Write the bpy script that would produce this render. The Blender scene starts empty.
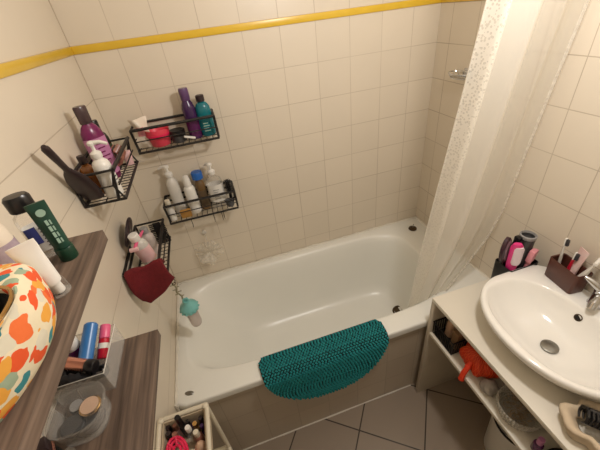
import bpy, bmesh, math, random
from mathutils import Vector, Matrix
random.seed(7)
PI = math.pi
scene = bpy.context.scene
scene.cycles.transparent_max_bounces = 24
COL = scene.collection

# ------------------------------------------------------------------ materials
def lin(c):
    r = []
    for v in c[:3]:
        v = v / 255.0
        r.append(v / 12.92 if v <= 0.04045 else ((v + 0.055) / 1.055) ** 2.4)
    return (r[0], r[1], r[2], 1.0)

def new_mat(name):
    m = bpy.data.materials.new(name)
    m.use_nodes = True
    nt = m.node_tree
    b = nt.nodes.get('Principled BSDF')
    return m, nt, b

def math_node(nt, op, a=None, b=None, c=None):
    n = nt.nodes.new('ShaderNodeMath'); n.operation = op
    for i, v in enumerate((a, b, c)):
        if v is None: continue
        if isinstance(v, (int, float)): n.inputs[i].default_value = v
        else: nt.links.new(v, n.inputs[i])
    return n.outputs[0]

def mix_rgb(nt, f, a, b):
    n = nt.nodes.new('ShaderNodeMix'); n.data_type = 'RGBA'
    for sock, v in ((n.inputs[0], f), (n.inputs[6], a), (n.inputs[7], b)):
        if isinstance(v, (int, float)): sock.default_value = v
        elif isinstance(v, tuple): sock.default_value = v
        else: nt.links.new(v, sock)
    return n.outputs[2]

def noise(nt, scale, detail=3.0, vec=None):
    n = nt.nodes.new('ShaderNodeTexNoise')
    n.inputs['Scale'].default_value = scale
    n.inputs['Detail'].default_value = detail
    if vec is None:
        tc = nt.nodes.new('ShaderNodeTexCoord'); vec = tc.outputs['Object']
    nt.links.new(vec, n.inputs['Vector'])
    return n.outputs[0]

def mat(name, rgb, rough=0.45, metal=0.0, var=0.08, nscale=40.0, bump=0.0, bscale=200.0, coat=0.0, rgb2=None):
    m, nt, b = new_mat(name)
    c = lin(rgb)
    c2 = lin(rgb2) if rgb2 else tuple(max(0, x * (1 - var * 2.0)) for x in c[:3]) + (1.0,)
    f = noise(nt, nscale)
    nt.links.new(mix_rgb(nt, f, c, c2), b.inputs['Base Color'])
    b.inputs['Roughness'].default_value = rough
    b.inputs['Metallic'].default_value = metal
    b.inputs['Coat Weight'].default_value = coat
    if bump:
        bn = nt.nodes.new('ShaderNodeBump'); bn.inputs['Strength'].default_value = bump
        bn.inputs['Distance'].default_value = 0.002
        nt.links.new(noise(nt, bscale), bn.inputs['Height'])
        nt.links.new(bn.outputs[0], b.inputs['Normal'])
    return m

def clear(name, tint, opacity=0.25, rough=0.08):
    """thin clear plastic: mostly see-through, glossy, a little of its own colour"""
    m, nt, b = new_mat(name)
    b.inputs['Base Color'].default_value = lin(tint)
    b.inputs['Roughness'].default_value = rough
    tr = nt.nodes.new('ShaderNodeBsdfTransparent')
    t = lin(tint); tr.inputs[0].default_value = tuple(0.93 + 0.07 * v for v in t[:3]) + (1,)
    fr = nt.nodes.new('ShaderNodeLayerWeight'); fr.inputs[0].default_value = 0.25
    f = math_node(nt, 'MINIMUM', math_node(nt, 'ADD', math_node(nt, 'MULTIPLY', fr.outputs['Fresnel'], 0.3), opacity), 1.0)
    mx = nt.nodes.new('ShaderNodeMixShader')
    nt.links.new(f, mx.inputs[0]); nt.links.new(tr.outputs[0], mx.inputs[1]); nt.links.new(b.outputs[0], mx.inputs[2])
    nt.links.new(mx.outputs[0], nt.nodes['Material Output'].inputs[0])
    return m

def tile_mat(name, ax_u, u0, ax_v, v0, size, grout, c_tile, c_grout, rough, var=0.05, rot=0.0, bump=0.25, faint=1.0, size_u=None, band=False):
    """square tiles with thin grout, laid out in world metres"""
    m, nt, b = new_mat(name)
    g = nt.nodes.new('ShaderNodeNewGeometry')
    pos = g.outputs['Position']
    if rot:
        vr = nt.nodes.new('ShaderNodeVectorRotate'); vr.rotation_type = 'Z_AXIS'
        vr.inputs['Angle'].default_value = rot
        nt.links.new(pos, vr.inputs['Vector']); pos = vr.outputs[0]
    sep = nt.nodes.new('ShaderNodeSeparateXYZ'); nt.links.new(pos, sep.inputs[0])
    def cell(axis, o, sz):
        p = sep.outputs['XYZ'.index(axis)]
        if band and axis == 'Z':      # the narrow border course pushes the tiles above it up
            p = math_node(nt, 'SUBTRACT', p, math_node(nt, 'MULTIPLY', math_node(nt, 'GREATER_THAN', p, 1.664), 0.025))
        return math_node(nt, 'DIVIDE', math_node(nt, 'SUBTRACT', p, o), sz)
    su = size_u or size
    cu, cv = cell(ax_u, u0, su), cell(ax_v, v0, size)
    def dist(c, sz):
        fr = math_node(nt, 'FRACT', c)
        return math_node(nt, 'MULTIPLY', math_node(nt, 'MINIMUM', fr, math_node(nt, 'SUBTRACT', 1.0, fr)), sz)
    d = math_node(nt, 'MINIMUM', dist(cu, su), dist(cv, size))
    mr = nt.nodes.new('ShaderNodeMapRange'); mr.interpolation_type = 'SMOOTHSTEP'
    nt.links.new(d, mr.inputs[0]); mr.inputs[1].default_value = grout * 0.35; mr.inputs[2].default_value = grout * 0.65
    tile = mr.outputs[0]
    comb = nt.nodes.new('ShaderNodeCombineXYZ')
    nt.links.new(math_node(nt, 'FLOOR', cu), comb.inputs[0]); nt.links.new(math_node(nt, 'FLOOR', cv), comb.inputs[1])
    wn = nt.nodes.new('ShaderNodeTexWhiteNoise'); nt.links.new(comb.outputs[0], wn.inputs['Vector'])
    ct = lin(c_tile)
    ca = tuple(min(1, v * (1 + var)) for v in ct[:3]) + (1,)
    cb = tuple(v * (1 - var) for v in ct[:3]) + (1,)
    base = mix_rgb(nt, wn.outputs['Value'], ca, cb)
    nz = noise(nt, 9.0, 5.0, pos)
    base = mix_rgb(nt, math_node(nt, 'MULTIPLY', nz, 0.22), base, tuple(v * 0.8 for v in ct[:3]) + (1,))
    # grout wear: unevenly dirty along its length
    gn = math_node(nt, 'MULTIPLY', noise(nt, 3.0, 2.0, pos), 1.4 * faint)
    gmask = math_node(nt, 'MULTIPLY', math_node(nt, 'SUBTRACT', 1.0, tile), math_node(nt, 'MINIMUM', gn, 1.0))
    colr = mix_rgb(nt, gmask, base, lin(c_grout))
    nt.links.new(colr, b.inputs['Base Color'])
    b.inputs['Roughness'].default_value = rough
    bn = nt.nodes.new('ShaderNodeBump'); bn.inputs['Strength'].default_value = bump; bn.inputs['Distance'].default_value = 0.001
    nt.links.new(tile, bn.inputs['Height']); nt.links.new(bn.outputs[0], b.inputs['Normal'])
    return m

M = {}
CREAM, GROUT = (221, 209, 190), (150, 130, 108)
M['tile_back'] = tile_mat('tile_back', 'X', 0.1456, 'Z', 1.651, 0.15, 0.0026, CREAM, GROUT, 0.35, var=0.02, faint=0.6, band=True)
M['tile_left'] = tile_mat('tile_left', 'Y', -1.35, 'Z', 1.651, 0.15, 0.0026, CREAM, GROUT, 0.35, var=0.01, faint=0.65, size_u=1.40, band=True)
M['tile_right'] = tile_mat('tile_right', 'Y', -0.6849, 'Z', 1.650, 0.15, 0.0028, CREAM, GROUT, 0.35, var=0.02, faint=0.8, band=True)
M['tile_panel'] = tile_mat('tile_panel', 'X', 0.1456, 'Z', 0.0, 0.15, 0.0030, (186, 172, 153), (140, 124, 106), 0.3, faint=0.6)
M['tile_floor'] = tile_mat('tile_floor', 'X', 0.1555, 'Y', 0.082, 0.295, 0.0060, (150, 134, 117), (58, 48, 38), 0.4, var=0.06, rot=math.radians(37), faint=1.5)
M['band'] = mat('yellow_glazed_trim', (230, 192, 64), 0.3, var=0.10, nscale=14, rgb2=(214, 174, 46))
M['ceiling'] = mat('ceiling_paint', (238, 234, 226), 0.9, var=0.02)
M['sealant'] = mat('sealant', (232, 226, 212), 0.5, var=0.12, nscale=30)
M['enamel'] = mat('white_enamel', (236, 235, 227), 0.27, var=0.015, nscale=6, coat=0.0)
M['ceramic'] = mat('white_ceramic', (240, 237, 230), 0.10, var=0.01, nscale=6, coat=0.4)
M['laminate'] = mat('white_laminate', (226, 219, 204), 0.4, var=0.02, nscale=8)
M['laminate_edge'] = mat('worn_white_edge', (202, 190, 170), 0.5, var=0.1, nscale=20)
M['chrome'] = mat('chrome', (205, 205, 205), 0.12, 1.0, var=0.02)
M['brushed'] = mat('brushed_steel', (150, 148, 142), 0.32, 1.0, var=0.05)
M['tarnish'] = mat('tarnished_metal', (96, 80, 60), 0.45, 0.8, var=0.25, nscale=60)
M['black_wire'] = mat('black_powder_coat', (24, 20, 19), 0.45, 0.0, var=0.15)
M['black'] = mat('black_plastic', (22, 20, 22), 0.3, var=0.1)
M['soft_black'] = mat('black_fabric', (26, 23, 24), 0.9, var=0.3, nscale=150, bump=0.4)
M['dark_brown'] = mat('dark_brown_plastic', (50, 34, 36), 0.4, var=0.2)
M['white'] = mat('white_plastic', (232, 228, 220), 0.35, var=0.02)
M['off_white'] = mat('off_white_plastic', (222, 212, 190), 0.45, var=0.06)
M['grey'] = mat('grey_plastic', (150, 148, 146), 0.4, var=0.06)
M['dark_grey'] = mat('dark_grey_plastic', (62, 60, 60), 0.45, var=0.1)
M['purple'] = mat('purple_plastic', (88, 30, 84), 0.25, var=0.12)
M['deep_purple'] = mat('deep_purple_plastic', (62, 30, 78), 0.25, var=0.15)
M['magenta'] = mat('magenta_plastic', (118, 26, 84), 0.25, var=0.1)
M['lilac'] = mat('lilac_label', (196, 132, 172), 0.45, var=0.1, nscale=70, rgb2=(178, 112, 154))
M['teal'] = mat('teal_plastic', (20, 112, 122), 0.25, var=0.12)
M['bottle_green'] = mat('bottle_green_plastic', (26, 66, 52), 0.4, var=0.08)
M['cap_green'] = mat('dark_green_cap', (14, 56, 38), 0.35, var=0.1)
M['dark_bottle'] = mat('dark_olive_plastic', (38, 44, 32), 0.25, var=0.25, nscale=50)
M['mint'] = mat('mint_plastic', (122, 190, 186), 0.35, var=0.06)
M['hot_pink'] = mat('hot_pink_plastic', (232, 40, 88), 0.35, var=0.06)
M['coral'] = mat('coral_pink_plastic', (238, 70, 92), 0.4, var=0.08)
M['pink'] = mat('pink_plastic', (226, 96, 136), 0.35, var=0.06)
M['pale_pink'] = mat('pale_pink_plastic', (232, 190, 190), 0.4, var=0.06)
M['light_pink'] = mat('light_pink_plastic', (226, 150, 158), 0.4, var=0.05)
M['blue'] = mat('blue_plastic', (46, 104, 168), 0.3, var=0.08, nscale=20, rgb2=(72, 132, 192))
M['cap_blue'] = mat('bright_blue_cap', (34, 98, 180), 0.35, var=0.06)
M['navy'] = mat('navy_print', (50, 58, 120), 0.5, var=0.1)
M['red'] = mat('red_plastic', (196, 24, 52), 0.35, var=0.08)
M['orange'] = mat('orange_net', (236, 72, 24), 0.6, var=0.25, nscale=60, rgb2=(200, 40, 14))
M['rose_gold'] = mat('rose_gold', (216, 150, 128), 0.25, 0.7, var=0.06)
M['gold'] = mat('gold_metal', (190, 150, 92), 0.25, 0.9, var=0.1)
M['amber'] = mat('amber_plastic', (150, 92, 40), 0.25, var=0.2)
M['amber_soft'] = mat('amber_liquid', (196, 144, 72), 0.3, var=0.15)
M['peach'] = mat('peach_powder', (214, 176, 146), 0.7, var=0.06)
M['brown_horn'] = mat('brown_tortoise', (122, 72, 56), 0.3, var=0.35, nscale=70, rgb2=(170, 116, 100))
M['cup_brown'] = mat('brown_resin', (92, 52, 40), 0.4, var=0.15, nscale=50, bump=0.2, bscale=300)
M['terry'] = mat('dark_red_terry', (122, 24, 32), 0.95, var=0.25, nscale=90, bump=1.0, bscale=260)
M['chenille'] = mat('teal_chenille', (8, 104, 114), 0.9, var=0.3, nscale=90, rgb2=(44, 160, 158))
M['chenille_base'] = mat('dark_teal_backing', (6, 48, 50), 0.95, var=0.2)
M['cream_cloth'] = mat('cream_cloth', (214, 194, 166), 0.9, var=0.15, nscale=30, bump=0.3)
M['paper'] = mat('white_paper_label', (226, 222, 214), 0.6, var=0.03)
M['ink'] = mat('dark_ink', (60, 58, 60), 0.6, var=0.05)
M['pale_ink'] = mat('pale_green_ink', (160, 190, 172), 0.6, var=0.05)
M['clear'] = clear('clear_plastic', (225, 222, 216), 0.03)
M['milky'] = clear('milky_plastic', (234, 229, 220), 0.70, 0.25)
M['frosted'] = clear('frosted_plastic', (220, 206, 200), 0.55, 0.4)
M['bead_glass'] = clear('beaded_clear_plastic', (226, 220, 208), 0.30, 0.15)
def net_mat():
    m, nt, b = new_mat('white_net')
    tl = nt.nodes.new('ShaderNodeBsdfTranslucent'); tl.inputs[0].default_value = lin((248, 244, 236))
    df = nt.nodes.new('ShaderNodeBsdfDiffuse'); df.inputs[0].default_value = lin((250, 246, 238))
    tr = nt.nodes.new('ShaderNodeBsdfTransparent')
    a = nt.nodes.new('ShaderNodeMixShader'); a.inputs[0].default_value = 0.5
    nt.links.new(df.outputs[0], a.inputs[1]); nt.links.new(tl.outputs[0], a.inputs[2])
    c = nt.nodes.new('ShaderNodeMixShader'); nt.links.new(math_node(nt, 'MULTIPLY', noise(nt, 60.0), 0.8), c.inputs[0])
    nt.links.new(tr.outputs[0], c.inputs[1]); nt.links.new(a.outputs[0], c.inputs[2])
    nt.links.new(c.outputs[0], nt.nodes['Material Output'].inputs[0])
    return m
M['net'] = net_mat()

# wood with long grain along the shelf
def wood():
    m, nt, b = new_mat('grey_brown_oak')
    g = nt.nodes.new('ShaderNodeTexCoord')
    mp = nt.nodes.new('ShaderNodeMapping'); mp.inputs['Scale'].default_value = (1.0, 0.05, 1.0)
    nt.links.new(g.outputs['Object'], mp.inputs['Vector'])
    n1 = noise(nt, 150.0, 6.0, mp.outputs[0]); n2 = noise(nt, 40.0, 4.0, mp.outputs[0])
    f = math_node(nt, 'ADD', math_node(nt, 'MULTIPLY', n1, 0.6), math_node(nt, 'MULTIPLY', n2, 0.5))
    mr = nt.nodes.new('ShaderNodeMapRange'); nt.links.new(f, mr.inputs[0])
    mr.inputs[1].default_value = 0.40; mr.inputs[2].default_value = 0.70
    nt.links.new(mix_rgb(nt, mr.outputs[0], lin((64, 50, 41)), lin((120, 100, 85))), b.inputs['Base Color'])
    b.inputs['Roughness'].default_value = 0.6
    bn = nt.nodes.new('ShaderNodeBump'); bn.inputs['Strength'].default_value = 0.25; bn.inputs['Distance'].default_value = 0.001
    nt.links.new(n1, bn.inputs['Height']); nt.links.new(bn.outputs[0], b.inputs['Normal'])
    return m
M['wood'] = wood()

def leaf_print():
    m, nt, b = new_mat('leaf_printed_cotton')
    tc = nt.nodes.new('ShaderNodeTexCoord')
    mp = nt.nodes.new('ShaderNodeMapping'); mp.inputs['Scale'].default_value = (86, 40, 60); mp.inputs['Rotation'].default_value = (0.3, 0.5, 0.6)
    nt.links.new(tc.outputs['Object'], mp.inputs['Vector'])
    v = nt.nodes.new('ShaderNodeTexVoronoi'); v.inputs['Scale'].default_value = 1.0
    wv = nt.nodes.new('ShaderNodeTexNoise'); wv.inputs['Scale'].default_value = 0.9; nt.links.new(mp.outputs[0], wv.inputs['Vector'])
    va = nt.nodes.new('ShaderNodeVectorMath'); va.operation = 'MULTIPLY_ADD'; nt.links.new(wv.outputs['Color'], va.inputs[0]); va.inputs[1].default_value = (0.9, 0.9, 0.9); nt.links.new(mp.outputs[0], va.inputs[2])
    nt.links.new(va.outputs[0], v.inputs['Vector'])
    sp = nt.nodes.new('ShaderNodeSeparateColor'); nt.links.new(v.outputs['Color'], sp.inputs[0])
    cr = nt.nodes.new('ShaderNodeValToRGB'); cr.color_ramp.interpolation = 'CONSTANT'
    cols = [(0.0, (222, 84, 36)), (0.34, (226, 160, 62)), (0.52, (214, 206, 184)), (0.66, (54, 130, 136)), (0.76, (228, 110, 52)), (0.90, (150, 166, 140))]
    el = cr.color_ramp.elements
    el[0].position = 0; el[0].color = lin(cols[0][1]); el[1].position = cols[1][0]; el[1].color = lin(cols[1][1])
    for p, c in cols[2:]:
        e = el.new(p); e.color = lin(c)
    nt.links.new(sp.outputs[0], cr.inputs[0])
    mask = math_node(nt, 'LESS_THAN', v.outputs['Distance'], 0.56)
    nt.links.new(mix_rgb(nt, mask, lin((226, 212, 180)), cr.outputs[0]), b.inputs['Base Color'])
    b.inputs['Roughness'].default_value = 0.75
    bn = nt.nodes.new('ShaderNodeBump'); bn.inputs['Strength'].default_value = 0.5; bn.inputs['Distance'].default_value = 0.004
    nt.links.new(noise(nt, 30.0, 3.0), bn.inputs['Height']); nt.links.new(bn.outputs[0], b.inputs['Normal'])
    return m
M['leaf_print'] = leaf_print()

def curtain_mat():
    m, nt, b = new_mat('sheer_white_curtain')
    tc = nt.nodes.new('ShaderNodeTexCoord')
    uv = nt.nodes.new('ShaderNodeUVMap')
    sp = nt.nodes.new('ShaderNodeSeparateXYZ'); nt.links.new(uv.outputs[0], sp.inputs[0])
    u = sp.outputs[0]
    v = nt.nodes.new('ShaderNodeTexVoronoi'); v.inputs['Scale'].default_value = 120.0
    nt.links.new(tc.outputs['Object'], v.inputs['Vector'])
    hole = math_node(nt, 'LESS_THAN', v.outputs['Distance'], 0.40)          # openwork border along the free edge
    border = math_node(nt, 'LESS_THAN', u, 0.26)
    fade = nt.nodes.new('ShaderNodeMapRange'); nt.links.new(sp.outputs[1], fade.inputs[0])
    fade.inputs[1].default_value = 0.34; fade.inputs[2].default_value = 0.62; fade.inputs[3].default_value = 1.0; fade.inputs[4].default_value = 0.25
    lace = math_node(nt, 'MULTIPLY', math_node(nt, 'MULTIPLY', hole, border), fade.outputs[0])
    cw = lin((250, 246, 236))
    df = nt.nodes.new('ShaderNodeBsdfDiffuse'); df.inputs[0].default_value = cw
    tl = nt.nodes.new('ShaderNodeBsdfTranslucent'); tl.inputs[0].default_value = cw
    tr = nt.nodes.new('ShaderNodeBsdfTransparent')
    gl = nt.nodes.new('ShaderNodeBsdfGlossy'); gl.inputs['Roughness'].default_value = 0.35
    m1 = nt.nodes.new('ShaderNodeMixShader'); m1.inputs[0].default_value = 0.35
    nt.links.new(df.outputs[0], m1.inputs[1]); nt.links.new(tl.outputs[0], m1.inputs[2])
    m2 = nt.nodes.new('ShaderNodeMixShader'); m2.inputs[0].default_value = 0.05
    nt.links.new(m1.outputs[0], m2.inputs[1]); nt.links.new(gl.outputs[0], m2.inputs[2])
    lw = nt.nodes.new('ShaderNodeLayerWeight'); lw.inputs[0].default_value = 0.5
    mr = nt.nodes.new('ShaderNodeMapRange'); nt.links.new(u, mr.inputs[0])
    mr.inputs[1].default_value = 0.35; mr.inputs[2].default_value = 0.75; mr.inputs[3].default_value = 0.58; mr.inputs[4].default_value = 0.24
    op = math_node(nt, 'ADD', mr.outputs[0], math_node(nt, 'MULTIPLY', lw.outputs['Facing'], 0.5))
    op = math_node(nt, 'SUBTRACT', op, math_node(nt, 'MULTIPLY', lace, 0.20))
    m3 = nt.nodes.new('ShaderNodeMixShader')
    nt.links.new(math_node(nt, 'MAXIMUM', math_node(nt, 'MINIMUM', op, 1.0), 0.0), m3.inputs[0])
    nt.links.new(tr.outputs[0], m3.inputs[1]); nt.links.new(m2.outputs[0], m3.inputs[2])
    nt.links.new(m3.outputs[0], nt.nodes['Material Output'].inputs[0])
    return m
M['curtain'] = curtain_mat()

# ------------------------------------------------------------------ mesh helpers
def align(d):
    """matrix turning +Z to direction d"""
    return Vector((0, 0, 1)).rotation_difference(Vector(d).normalized()).to_matrix().to_4x4()

class MB:
    def __init__(s): s.bm = bmesh.new()
    def faces(s, verts, faces):
        vs = [s.bm.verts.new(v) for v in verts]
        for f in faces:
            try: s.bm.faces.new([vs[i] for i in f])
            except ValueError: pass
        return vs
    def box(s, x0, x1, y0, y1, z0, z1, bev=0.0, mt=None):
        vs = [(x, y, z) for z in (z0, z1) for y in (y0, y1) for x in (x0, x1)]
        b2 = bmesh.new()
        vv = [b2.verts.new(v) for v in vs]
        for f in ((0, 2, 3, 1), (4, 5, 7, 6), (0, 1, 5, 4), (2, 6, 7, 3), (0, 4, 6, 2), (1, 3, 7, 5)):
            b2.faces.new([vv[i] for i in f])
        if bev > 0:
            bmesh.ops.bevel(b2, geom=list(b2.edges), offset=bev, segments=2, profile=0.5, affect='EDGES')
        s._take(b2, mt)
        return s
    def _take(s, b2, mt=None):
        if mt is not None: bmesh.ops.transform(b2, matrix=mt, verts=b2.verts)
        me = bpy.data.meshes.new('tmp'); b2.to_mesh(me); b2.free(); s.bm.from_mesh(me); bpy.data.meshes.remove(me)
    def tube(s, pts, r, seg=8, closed=False, caps=True):
        pts = [Vector(p) for p in pts]; n = len(pts)
        rr = r if isinstance(r, (list, tuple)) else [r] * n
        rings = []; up = None
        for i in range(n):
            a = pts[(i - 1) % n] if (closed or i > 0) else pts[i]
            b = pts[(i + 1) % n] if (closed or i < n - 1) else pts[i]
            t = (b - a)
            if t.length < 1e-9: t = Vector((0, 0, 1))
            t.normalize()
            if up is None:
                up = t.orthogonal().normalized()
            else:
                up = up - t * up.dot(t)
                up = up.normalized() if up.length > 1e-6 else t.orthogonal().normalized()
            w = t.cross(up)
            rings.append([s.bm.verts.new(pts[i] + (up * math.cos(2 * PI * k / seg) + w * math.sin(2 * PI * k / seg)) * rr[i]) for k in range(seg)])
        s._skin(rings, closed, caps)
        return s
    def _skin(s, rings, closed=False, caps=True):
        m = len(rings); seg = len(rings[0])
        for i in range(m if closed else m - 1):
            A, B = rings[i], rings[(i + 1) % m]
            for k in range(seg):
                s.bm.faces.new((A[k], A[(k + 1) % seg], B[(k + 1) % seg], B[k]))
        if caps and not closed:
            s.bm.faces.new(list(reversed(rings[0]))); s.bm.faces.new(rings[-1])
    def lathe(s, prof, mt=None, seg=24, sx=1.0, sy=1.0, caps=True, power=2.0):
        mt = mt or Matrix.Identity(4)
        rings = []
        for r, z in prof:
            r = max(r, 1e-5)
            ring = []
            for k in range(seg):
                a = 2 * PI * k / seg; c, si = math.cos(a), math.sin(a)
                if power != 2.0:
                    c = math.copysign(abs(c) ** (2 / power), c); si = math.copysign(abs(si) ** (2 / power), si)
                ring.append(s.bm.verts.new(mt @ Vector((r * c * sx, r * si * sy, z))))
            rings.append(ring)
        s._skin(rings, False, caps)
        return s
    def loft(s, rings, caps=(True, True)):
        vr = [[s.bm.verts.new(p) for p in r] for r in rings]
        s._skin(vr, False, False)
        if caps[0]: s.bm.faces.new(list(reversed(vr[0])))
        if caps[1]: s.bm.faces.new(vr[-1])
        return s
    def sphere(s, c, r, seg=14, mt=None):
        if not isinstance(r, (tuple, list)): r = (r, r, r)
        b2 = bmesh.new(); bmesh.ops.create_uvsphere(b2, u_segments=seg, v_segments=max(6, seg // 2 + 1), radius=1.0)
        s._take(b2, Matrix.Translation(c) @ (mt or Matrix.Identity(4)) @ Matrix.Diagonal((r[0], r[1], r[2], 1)))
        return s
    def ico(s, c, r, mt=None):
        b2 = bmesh.new(); bmesh.ops.create_icosphere(b2, subdivisions=1, radius=1.0)
        s._take(b2, Matrix.Translation(c) @ (mt or Matrix.Identity(4)) @ Matrix.Diagonal((r[0], r[1], r[2], 1)))
        return s
    def grid(s, fn, nu, nv):
        g = [[s.bm.verts.new(fn(i / nu, j / nv)) for j in range(nv + 1)] for i in range(nu + 1)]
        for i in range(nu):
            for j in range(nv):
                s.bm.faces.new((g[i][j], g[i + 1][j], g[i + 1][j + 1], g[i][j + 1]))
        return s
    def prism(s, outline, z0, z1, mt=None):
        mt = mt or Matrix.Identity(4)
        return s.loft([[mt @ Vector((x, y, z0)) for x, y in outline], [mt @ Vector((x, y, z1)) for x, y in outline]])
    def build(s, name, m, parent=None, sharp=38, bevel=0.0, solid=0.0, sub=0, loc=None, rot=None):
        bmesh.ops.recalc_face_normals(s.bm, faces=s.bm.faces)
        for f in s.bm.faces: f.smooth = True
        for e in s.bm.edges:
            if len(e.link_faces) == 2 and e.calc_face_angle(0) > math.radians(sharp): e.smooth = False
        me = bpy.data.meshes.new(name); s.bm.to_mesh(me); s.bm.free()
        me.materials.append(M[m] if isinstance(m, str) else m)
        o = bpy.data.objects.new(name, me); COL.objects.link(o)
        if parent is not None: o.parent = parent
        if loc: o.location = loc
        if rot: o.rotation_euler = rot
        if solid:
            md = o.modifiers.new('thick', 'SOLIDIFY'); md.thickness = solid; md.offset = 0
        if bevel:
            md = o.modifiers.new('round', 'BEVEL'); md.width = bevel; md.segments = 2; md.limit_method = 'ANGLE'; md.angle_limit = math.radians(40)
        if sub:
            md = o.modifiers.new('soft', 'SUBSURF'); md.levels = sub; md.render_levels = sub
        return o

def thing(name, label, cat, loc=(0, 0, 0), rot=(0, 0, 0), group=None):
    o = bpy.data.objects.new(name, None); COL.objects.link(o)
    o.empty_display_size = 0.05
    o.location = loc; o.rotation_euler = rot
    return tag(o, label, cat, group)
def tag(o, label, cat, group=None):
    o['label'] = label; o['category'] = cat
    if group: o['group'] = group
    return o
def struct(o, label=None):
    o['kind'] = 'structure'
    if label: o['label'] = label
    return o
def plabel(o, label): o['label'] = label; return o

# ------------------------------------------------------------------ room
LX, HZ, YB = 1.4786, 2.62, -2.5
def slab(name, m, *b): return struct(MB().box(*b).build(name, m))
slab('floor', 'tile_floor', -0.1, LX + 0.1, YB - 0.1, 0.1, -0.1, 0.0)
slab('ceiling', 'ceiling', -0.1, LX + 0.1, YB - 0.1, 0.1, HZ, HZ + 0.1)
slab('wall_back', 'tile_back', -0.1, LX + 0.1, 0.0, 0.1, 0.0, HZ)
slab('wall_left', 'tile_left', -0.1, 0.0, YB, 0.0, 0.0, HZ)
slab('wall_right', 'tile_right', LX, LX + 0.1, YB, 0.0, 0.0, HZ)
slab('wall_front', 'ceiling', -0.1, LX + 0.1, YB - 0.1, YB, 0.0, HZ)
# glazed yellow border tiles
def band(name, a, b, axis):
    mb = MB()
    t = a
    if axis == 'x': mb.box(a, b, -0.004, 0.0, 1.651, 1.676, 0.0015)
    elif axis == 'l': mb.box(0.0, 0.004, a, b, 1.651, 1.676, 0.0015)
    else: mb.box(LX - 0.004, LX, a, b, 1.651, 1.676, 0.0015)
    return struct(mb.build(name, 'band'))
band('trim_1', 0.0, LX, 'x'); band('trim_2', YB, -0.004, 'l'); band('trim_3', YB, -0.004, 'r')
# tiled front of the bath
struct(MB().box(0.0, LX, -0.688, -0.664, 0.0, 0.500).build('wall_tub_panel', 'tile_panel'))
# sealant beads
def bead(name, pts, r):
    mb = MB(); P = []
    for a, b in zip(pts[:-1], pts[1:]):
        a, b = Vector(a), Vector(b); n = max(2, int((b - a).length / 0.02))
        for i in range(n): P.append(a + (b - a) * i / n)
    P.append(Vector(pts[-1]))
    rr = [r * random.uniform(0.65, 1.25) for _ in P]
    mb.tube(P, rr, 6)
    return struct(mb.build(name, 'sealant'))
bead('trim_4', [(0.006, -0.697, 0.533), (0.006, -0.010, 0.533), (LX - 0.006, -0.006, 0.533), (LX - 0.005, -0.69, 0.533)], 0.0095)
struct(MB().tube([(0.0012, -0.0012, 0.54), (0.0012, -0.0012, HZ - 0.001)], 0.0017, 6).build('trim_7', mat('corner_grout', (196, 180, 158), 0.8)))
bead('trim_5', [(0.01, -0.690, 0.002), (1.05, -0.690, 0.002)], 0.0036)
bead('trim_6', [(0.006, -0.693, 0.545), (0.006, -0.693, 0.02)], 0.004)

# ------------------------------------------------------------------ bathtub
tub = thing('bathtub', 'white enamel bathtub set along the back tiled wall', 'bathtub', (0, 0, 0))
NT = 120
def sring(z, xl, xr, yf, yb, n):
    cx, cy, hx, hy = (xl + xr) / 2, (yf + yb) / 2, (xr - xl) / 2, (yb - yf) / 2
    out = []
    for k in range(NT):
        a = 2 * PI * (k + 0.5) / NT; c, s = math.cos(a), math.sin(a)
        q = (abs(c) ** n + abs(s) ** n) ** (-1.0 / n)
        out.append(Vector((cx + hx * c * q, cy + hy * s * q, z)))
    return out
mb = MB()
X0, X1 = 0.004, LX - 0.003
rings = [sring(0.496, X0, X1, -0.702, -0.003, 60), sring(0.528, X0, X1, -0.706, -0.003, 60), sring(0.534, X0, X1, -0.704, -0.003, 50), sring(0.5365, X0 + .004, X1 - .003, -0.698, -0.006, 40),
         sring(0.5365, 0.040, 1.300, -0.624, -0.048, 5.5), sring(0.5350, 0.046, 1.292, -0.617, -0.055, 5.2), sring(0.527, 0.053, 1.286, -0.611, -0.061, 5), sring(0.50, 0.075, 1.275, -0.604, -0.070, 4.8),
         sring(0.42, 0.130, 1.258, -0.592, -0.084, 4.6), sring(0.30, 0.215, 1.232, -0.572, -0.106, 4.4), sring(0.22, 0.285, 1.212, -0.555, -0.126, 4.2), sring(0.185, 0.335, 1.195, -0.538, -0.146, 4.0),
         sring(0.165, 0.390, 1.170, -0.515, -0.172, 3.8), sring(0.156, 0.46, 1.12, -0.48, -0.205, 3.5), sring(0.152, 0.60, 1.04, -0.42, -0.26, 3.0), sring(0.150, 0.72, 0.92, -0.36, -0.32, 2.5)]
mb.loft(rings, (False, True)).build('tub_shell', 'enamel', tub, sharp=60)
mb = MB(); mb.lathe([(0.030, 0.0), (0.032, 0.003), (0.024, 0.005), (0.021, 0.001), (0.0, 0.0)], Matrix.Translation((1.168, -0.350, 0.167)) @ Matrix.Rotation(-0.35, 4, 'Y'), 24)
plabel(mb.build('drain', 'tarnish', tub), 'dark metal drain ring')
mb = MB(); mb.lathe([(0.0135, -0.001), (0.0145, 0.002), (0.011, 0.0045), (0.0, 0.005)], Matrix.Translation((0.056, -0.661, 0.5365)) @ Matrix.Rotation(-0.3, 4, 'Z'), 20, 1.25, 0.62)
plabel(mb.build('hole_cover', 'brushed', tub), 'small oval metal hole cover')

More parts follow.
